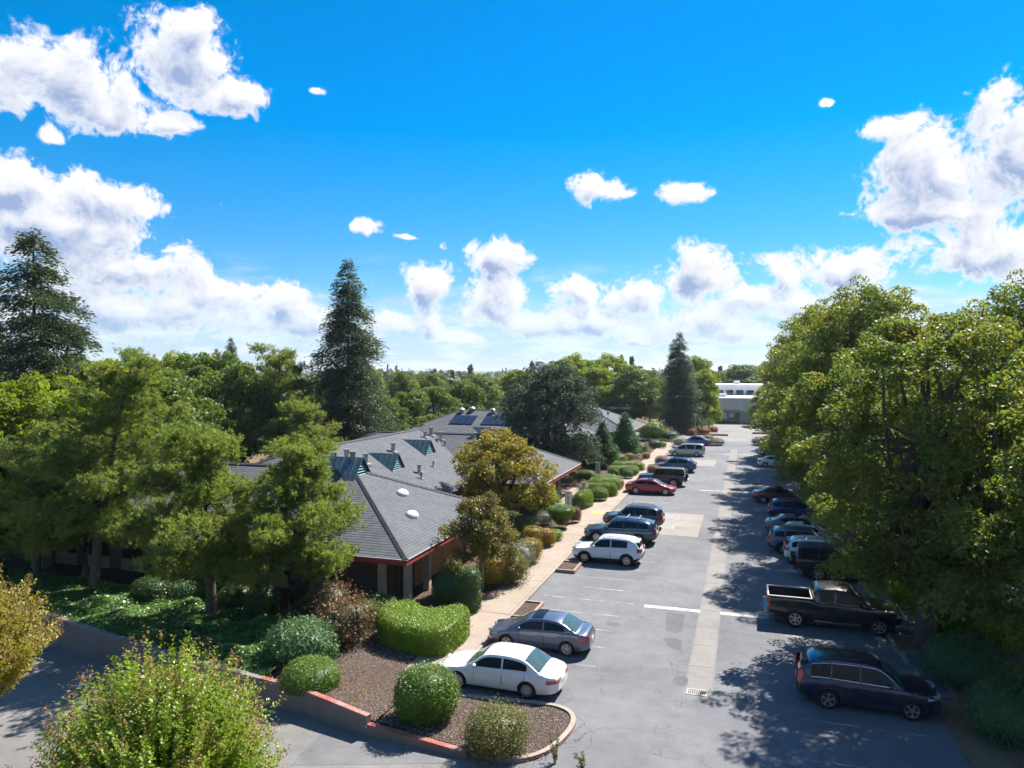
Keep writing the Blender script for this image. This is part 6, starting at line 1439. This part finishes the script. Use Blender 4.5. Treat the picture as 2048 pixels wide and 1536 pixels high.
    if p.get('sunroof'): glass_patch(xr + p['sunroof'][0] * L, xr + p['sunroof'][1] * L, 'sunroof', m_cglass)
    if p.get('bars'):
        for a in p['bars']: x = xr + a * L; y = yside(x, roof(x)) - .1; MB().box(x - .03, x + .03, -y, y, roof(x) + .10, roof(x) + .13).build('roof_bar', m_galv, o)
    ty, br, rm = wheel_parts(rw, p.get('tw', .215), p.get('spokes', 5), p.get('rim', 'five'))
    for ax in axles:
        for s in (1, -1):
            w = link(bpy.data.objects.new('wheel', br), o); w.location = (ax, s * (W_ - p.get('tw', .215) * .5 - .012 + p.get('poke', 0)), rw); w.rotation_euler = (0, R(17 * ax), 0 if s > 0 else math.pi)
            link(bpy.data.objects.new('tyre', ty), w); link(bpy.data.objects.new('rim', rm), w)
    # dark underside between the wheels
    MB().box(xr + .35, xf - .35, -W_ * .72, W_ * .72, .17, bot(0) + .03).build('underbody', m_trim, o)
    return o
SEDAN = dict(L=4.9, W=1.83, fo=.98, wb=2.77, rw=.325, top=[(0, .74), (.012, .86), (.05, .93), (.14, .97), (.24, .975), (.5, .93), (.68, .90), (.75, .88), (.86, .83), (.95, .74), (.985, .66), (1, .56)], bot=[(0, .34), (.04, .28), (.15, .22), (.8, .20), (.95, .24), (1, .32)],
    roof=[(.115, .96), (.16, 1.06), (.245, 1.31), (.31, 1.40), (.42, 1.435), (.53, 1.42), (.585, 1.365), (.70, 1.03), (.76, .88)], wind=(.735, .60), rear=(.135, .262), win=[(.24, .43), (.445, .66)], doors=[(.255, .435), (.437, .665)], tail=(.66, .80, .40), head=(.58, .70, .42), mirror=.655, grille=(.40, .56), spokes=14, rim='cap', rearglass=m_cglass_l, tum=.34)
CIVIC = dict(SEDAN, L=4.55, W=1.75, wb=2.67, fo=.93, rw=.318, roof=[(.10, .97), (.145, 1.06), (.25, 1.31), (.33, 1.40), (.44, 1.425), (.54, 1.40), (.60, 1.34), (.74, 1.00), (.81, .87)], wind=(.785, .615), rear=(.12, .265), win=[(.235, .43), (.445, .70)], doors=[(.245, .43), (.432, .66)], mirror=.665, tail=(.68, .84, .42), head=(.60, .74, .50), spokes=5, rim='split', rearglass=m_cglass_l, sunroof=(.45, .56),
    top=[(0, .78), (.012, .90), (.05, .985), (.14, 1.0), (.24, .985), (.5, .935), (.68, .90), (.78, .86), (.88, .80), (.95, .72), (.985, .64), (1, .54)])
SUV = dict(L=4.6, W=1.85, fo=.90, wb=2.66, rw=.355, tw=.235, shoulder=.13, top=[(0, .86), (.012, .98), (.05, 1.06), (.2, 1.09), (.5, 1.05), (.66, 1.03), (.73, 1.02), (.86, .98), (.94, .92), (.98, .82), (1, .70)], bot=[(0, .48), (.04, .40), (.15, .29), (.8, .27), (.95, .32), (1, .42)],
    roof=[(.012, 1.05), (.03, 1.20), (.075, 1.48), (.13, 1.60), (.3, 1.665), (.45, 1.675), (.55, 1.65), (.60, 1.59), (.72, 1.14), (.76, 1.02)], wind=(.735, .615), rear=(.03, .085), win=[(.10, .235), (.25, .44), (.455, .69)], doors=[(.255, .445), (.447, .67)], tail=(.88, 1.10, .30), head=(.76, .90, .42), mirror=.665, grille=(.52, .80), platez=.72, spokes=5, rim='five', clad=.10, rails=(.16, .55), spoiler=.085, tum=.26, er=.22, endr=.4)
TRAIL = dict(SUV, L=4.41, W=1.81, wb=2.64, fo=.86, rw=.345, roof=[(.02, 1.02), (.045, 1.20), (.10, 1.50), (.17, 1.60), (.32, 1.65), (.45, 1.655), (.54, 1.63), (.585, 1.58), (.71, 1.12), (.75, 1.0)], spokes=5, rim='split', win=[(.20, .425), (.44, .675)], doors=[(.25, .435), (.437, .665)], clad=.13, head=(.84, .92, .35))
CX9 = dict(SUV, L=5.07, W=1.96, wb=2.93, fo=.95, rw=.375, roof=[(.012, 1.06), (.03, 1.20), (.08, 1.47), (.14, 1.60), (.3, 1.69), (.45, 1.71), (.54, 1.69), (.585, 1.63), (.69, 1.16), (.73, 1.03)], wind=(.71, .60), win=[(.11, .235), (.25, .43), (.445, .665)], winchrome=True, bars=(.24, .40), spokes=6, rim='split', rearglass=m_cglass)
CRV = dict(SUV, L=4.6, winchrome=True, spokes=5, rim='five', win=[(.105, .245), (.255, .45), (.46, .69)], tail=(.86, 1.30, .22), roof=[(.01, 1.06), (.025, 1.22), (.075, 1.50), (.13, 1.65), (.3, 1.715), (.45, 1.72), (.55, 1.695), (.60, 1.63), (.73, 1.16), (.77, 1.02)])
HATCH = dict(SUV, L=4.5, roof=[(.02, 1.05), (.05, 1.25), (.10, 1.48), (.16, 1.56), (.3, 1.62), (.45, 1.63), (.55, 1.60), (.60, 1.54), (.72, 1.12), (.76, 1.0)])
RX = dict(SUV, L=4.89, W=1.90, wb=2.79, fo=1.0, rw=.37, roof=[(.03, 1.06), (.07, 1.22), (.16, 1.52), (.22, 1.60), (.34, 1.67), (.46, 1.68), (.55, 1.65), (.60, 1.59), (.72, 1.14), (.76, 1.02)], rear=(.055, .155), win=[(.21, .42), (.435, .69)], spokes=5, rim='five')
VAN = dict(L=5.0, W=1.95, fo=.95, wb=2.95, rw=.325, top=[(0, .82), (.012, .92), (.04, .98), (.3, .99), (.6, .97), (.74, .95), (.84, .92), (.92, .84), (.975, .72), (1, .58)], bot=[(0, .36), (.04, .30), (.15, .23), (.8, .22), (.95, .26), (1, .34)], shoulder=.1,
    roof=[(.012, 1.0), (.025, 1.3), (.045, 1.62), (.08, 1.70), (.25, 1.745), (.5, 1.74), (.58, 1.71), (.63, 1.63), (.79, 1.12), (.84, .93)], wind=(.81, .65), rear=(.02, .045), win=[(.075, .26), (.28, .50), (.515, .76)], doors=[(.29, .505), (.51, .73)], tail=(.82, 1.15, .12), head=(.58, .72, .40), mirror=.735, grille=(.44, .56), platez=.7, spokes=8, rim='cap', rails=(.15, .52), tum=.16, er=.2, endr=.3, rearglass=m_cglass)
RAM = dict(L=5.82, W=2.02, fo=1.0, wb=3.57, rw=.41, tw=.27, shoulder=.12, crown=.012, top=[(0, 1.30), (.01, 1.36), (.02, 1.38), (.35, 1.37), (.36, 1.30), (.42, 1.27), (.6, 1.25), (.70, 1.24), (.74, 1.23), (.84, 1.22), (.93, 1.18), (.97, 1.12), (.99, 1.02), (1, .86)], bot=[(0, .62), (.04, .58), (.12, .50), (.8, .48), (.95, .52), (1, .58)],
    roof=[(.352, 1.36), (.358, 1.55), (.372, 1.80), (.40, 1.88), (.52, 1.92), (.60, 1.90), (.645, 1.83), (.745, 1.34), (.775, 1.22)], wind=(.755, .66), rear=(.357, .374), win=[(.395, .505), (.52, .715)], doors=[(.385, .51), (.512, .70)], bed=(.10, 1.98, .80), tail=(.98, 1.32, .16), head=(.88, 1.08, .30), mirror=.70, grille=(.72, 1.08), chromegrille=True, platez=.62, spokes=6, rim='five', tum=.22, er=.06, endr=.12, ef=.22, endf=.5)
JEEP = dict(L=4.78, W=1.72, fo=.66, wb=2.95, rw=.42, tw=.27, poke=.13, shoulder=.06, crown=.01, top=[(0, 1.16), (.01, 1.19), (.3, 1.20), (.66, 1.20), (.70, 1.19), (.74, 1.17), (.9, 1.12), (.985, 1.08), (1, 1.0)], bot=[(0, .62), (.03, .56), (.1, .5), (.85, .5), (.96, .55), (1, .6)],
    roof=[(.015, 1.17), (.02, 1.5), (.03, 1.80), (.05, 1.86), (.3, 1.88), (.56, 1.87), (.60, 1.84), (.625, 1.76), (.68, 1.28), (.695, 1.17)], wind=(.69, .615), rear=(.017, .03), win=[(.05, .24), (.265, .43), (.445, .63)], doors=[(.26, .44), (.445, .645)], tail=(.92, 1.14, .08), head=(.82, 1.0, .05), mirror=.655, grille=(.66, 1.04), platez=.7, spokes=5, rim='five', tum=.10, er=.02, endr=.1, ef=.16, endf=1.2, rcorner=.06, rcrown=.02)
KN = dict(white=paint('white_paint_car', (.72, .71, .68)), steel=paint('blue_grey_metallic', (.10, .115, .17), .45), pearl=paint('pearl_white', (.66, .68, .71)), navy=paint('dark_teal_blue', (.018, .045, .085), .4), black=paint('black_car_paint', (.006, .006, .008)), red=paint('red_candy', (.30, .003, .012), .35), jeepd=paint('dark_grey_maroon', (.035, .03, .035), .3), blue=paint('mid_blue_metallic', (.03, .07, .18), .5), beige=paint('pale_green_beige', (.42, .46, .38), .3), royal=paint('royal_blue', (.005, .03, .17), .3), midnight=paint('midnight_blue', (.006, .012, .045), .4), slate=paint('slate_blue', (.06, .10, .17), .5), silver=paint('silver', (.48, .49, .50), .6), maroon=paint('maroon', (.12, .01, .015), .3), grey=paint('graphite_grey', (.07, .075, .085), .5))
def place(o, x, y, nose='w', dr=0.0):
    o.location = (x, y, 0.002); o.rotation_euler = (0, 0, R((180 if nose == 'w' else 0) + dr)); return o
# nose to the left kerb: near wheels are the left-hand ones; y is the car's centre line
V = build_car
place(V('white_sedan', 'old white four door saloon beside the gravel island', SEDAN, KN['white']), -8.95, 26.15, 'w', -2.0)
place(V('grey_sedan', 'blue grey compact saloon with sunroof and split spoke wheels', CIVIC, KN['steel']), -8.48, 30.40, 'w', 0)
place(V('white_suv', 'small white suv with black wheel arches next to the stall planter', TRAIL, KN['pearl']), -8.25, 45.2, 'w', 0)
place(V('blue_suv', 'large dark teal blue suv with roof bars and chrome window line', CX9, KN['navy']), -8.45, 50.85, 'w', 0)
place(V('dark_suv', 'black suv on the concrete accessible pad', SUV, KN['jeepd']), -8.25, 55.8, 'w', 0)
place(V('red_sedan', 'bright red sporty saloon parked nose outwards', dict(CIVIC, L=4.85, wb=2.85, W=1.86, rw=.335), KN['red']), -8.75, 71.6, 'e', 0)
def jeep(label, mat):
    o = V('off_road_car', label, dict(JEEP, roofmat=m_trim), mat); xr = JEEP['wb'] / 2 + JEEP['fo'] - JEEP['L']
    ty, br, rm = wheel_parts(.39, .25, 5, 'five'); w = link(bpy.data.objects.new('spare_wheel', br), o); w.location = (xr - .15, 0, 1.0); w.rotation_euler = (0, 0, R(90)); link(bpy.data.objects.new('tyre', ty), w); link(bpy.data.objects.new('rim', rm), w)
    for s in (1, -1):
        for ax in (JEEP['wb'] / 2, -JEEP['wb'] / 2):
            y0 = .62; mb = MB(); prof = [(ax + .62 * math.cos(a), .42 + .60 * math.sin(a) * .92) for a in [R(12 + 26 * i) for i in range(7)]]
            for (xa, za), (xb, zb) in zip(prof[:-1], prof[1:]): mb.face([(xa, s * y0, za), (xb, s * y0, zb), (xb, s * 1.0, zb - .02), (xa, s * 1.0, za - .02)]).face([(xa, s * 1.0, za - .02), (xb, s * 1.0, zb - .02), (xb, s * 1.0, zb - .09), (xa, s * 1.0, za - .09)])
            mb.build('fender', m_trim, o)
    x0 = xr + JEEP['L']; MB().box(x0 - .05, x0 + .16, -.8, .8, .52, .72).build('bumper', m_trim, o); MB().box(xr - .12, xr + .04, -.8, .8, .54, .70).build('bumper', m_trim, o); return o
place(jeep('boxy dark maroon off-roader with spare wheel behind the red saloon', KN['jeepd']), -8.55, 77.0, 'w', 0)
place(V('blue_suv', 'mid blue crossover beyond the boxy off-roader', RX, KN['blue']), -8.0, 87.9, 'w', 0)
place(V('beige_minivan', 'pale greenish beige minivan with black roof rails', VAN, KN['beige']), -7.95, 104.6, 'w', 0)
place(V('blue_sedan', 'royal blue saloon at the far end of the stall row', CIVIC, KN['royal']), -7.7, 120.0, 'w', 0)
place(V('blue_crossover', 'midnight blue crossover in tree shade with chrome window line', CRV, KN['midnight']), 4.2, 28.65, 'e', -1.0)
def pickup():
    o = V('black_pickup', 'black crew cab pickup with pale bed rails and chrome bumper', RAM, KN['black'], cat='pickup truck'); xr = RAM['wb'] / 2 + RAM['fo'] - RAM['L']; W2 = RAM['W'] / 2
    pale = plain('pale_bed_cap', (.42, .36, .30), .5, world=False)
    for s in (1, -1): MB().box(xr + .05, xr + 2.02, min(s * W2 * .80, s * W2 * .90), max(s * W2 * .80, s * W2 * .90), 1.385, 1.42).build('bed_rail', pale, o)
    for x in (xr + .03, xr + 1.96): MB().box(x, x + .07, -W2 * .795, W2 * .795, 1.386, 1.415).build('bed_rail', pale, o)
    xf_ = xr + RAM['L']
    MB().box(xr - .12, xr + .02, -W2 * .92, W2 * .92, .60, .80).build('bumper', m_galv, o); MB().box(xf_ - .05, xf_ + .1, -W2 * .8, W2 * .8, .56, .80).build('bumper', m_chrome, o)
    for s in (1, -1): MB().box(-.95, 1.0, min(s * (W2 - .08), s * (W2 + .05)), max(s * (W2 - .08), s * (W2 + .05)), .42, .47).build('side_step', m_chrome, o)
    return o
place(pickup(), 4.05, 37.15, 'e', 0)
place(jeep('boxy black off-roader in deep tree shade beyond the pickup', KN['black']), 5.5, 45.6, 'e', 0)
tig = V('grey_blue_hatchback', 'slate blue hatchback suv with dark spoked wheels emerging from the leaves', HATCH, KN['slate']); place(tig, 3.7, 51.4, 'e', 0)
place(V('white_hatchback', 'white hatchback tucked under the boughs beside the slate blue one', HATCH, KN['pearl']), 4.6, 48.7, 'e', 0)
def recar(src, mat, label, x, y, nose='e', dr=0.0):
    c = copy_tree(src); c['label'] = label; c['group'] = 'parked vehicles'
    old = [s for s in src.children if s.name.startswith('body')][0].data.materials[0]
    def walk(o):
        for s in o.material_slots:
            if s.material == old: s.link = 'OBJECT'; s.material = mat
        for ch in o.children: walk(ch)
    walk(c); return place(c, x, y, nose, dr)
civ = [o for o in COL.objects if o.name.startswith('grey_sedan')][0]
recar(civ, KN['white'], 'white saloon just past the slate blue hatchback', 4.1, 54.2); recar(civ, KN['steel'], 'dark blue grey saloon in the shade beyond the white saloon', 3.7, 57.0)
recar(tig, KN['royal'], 'bright blue hatchback in the shade patch', 4.0, 62.6); recar(civ, KN['maroon'], 'maroon saloon whose tail shows below the low bough', 2.9, 70.2)
recar(civ, KN['pearl'], 'white saloon opposite the minivan', 3.7, 96.0); recar(tig, KN['grey'], 'grey crossover opposite the minivan', 3.8, 99.2); recar(civ, KN['silver'], 'silver saloon last in the shaded row', 3.6, 108.0)
for i, (x, y, k, t) in enumerate(((17.5, 35, 'white', 'white saloon in the neighbouring lot behind the leaning trunk'), (17.5, 44, 'silver', 'silver saloon in the neighbouring lot seen through leaves'), (17.5, 57, 'pearl', 'pearl white saloon deep in the neighbouring lot'))): recar(civ, KN[k], t, x, y, 'w')

# ------------------------------------------------------------------ the air between here and the horizon
def haze():
    m = bpy.data.materials.new('thin_blue_haze'); t = nodes(m); v = t.nodes.new('ShaderNodeVolumePrincipled'); v.inputs['Color'].default_value = (0.72, 0.84, 1.0, 1)
    v.inputs['Density'].default_value = 0.00012; v.inputs['Anisotropy'].default_value = 0.35
    t.links.new(v.outputs[0], t.nodes.new('ShaderNodeOutputMaterial').inputs['Volume'])
    o = MB().box(-7000, 7000, -7000, 9500, -3.0, 27.5).build('haze', m); tag(o, 'thin pale blue haze lying over the whole town', 'haze', kind='stuff')
haze()
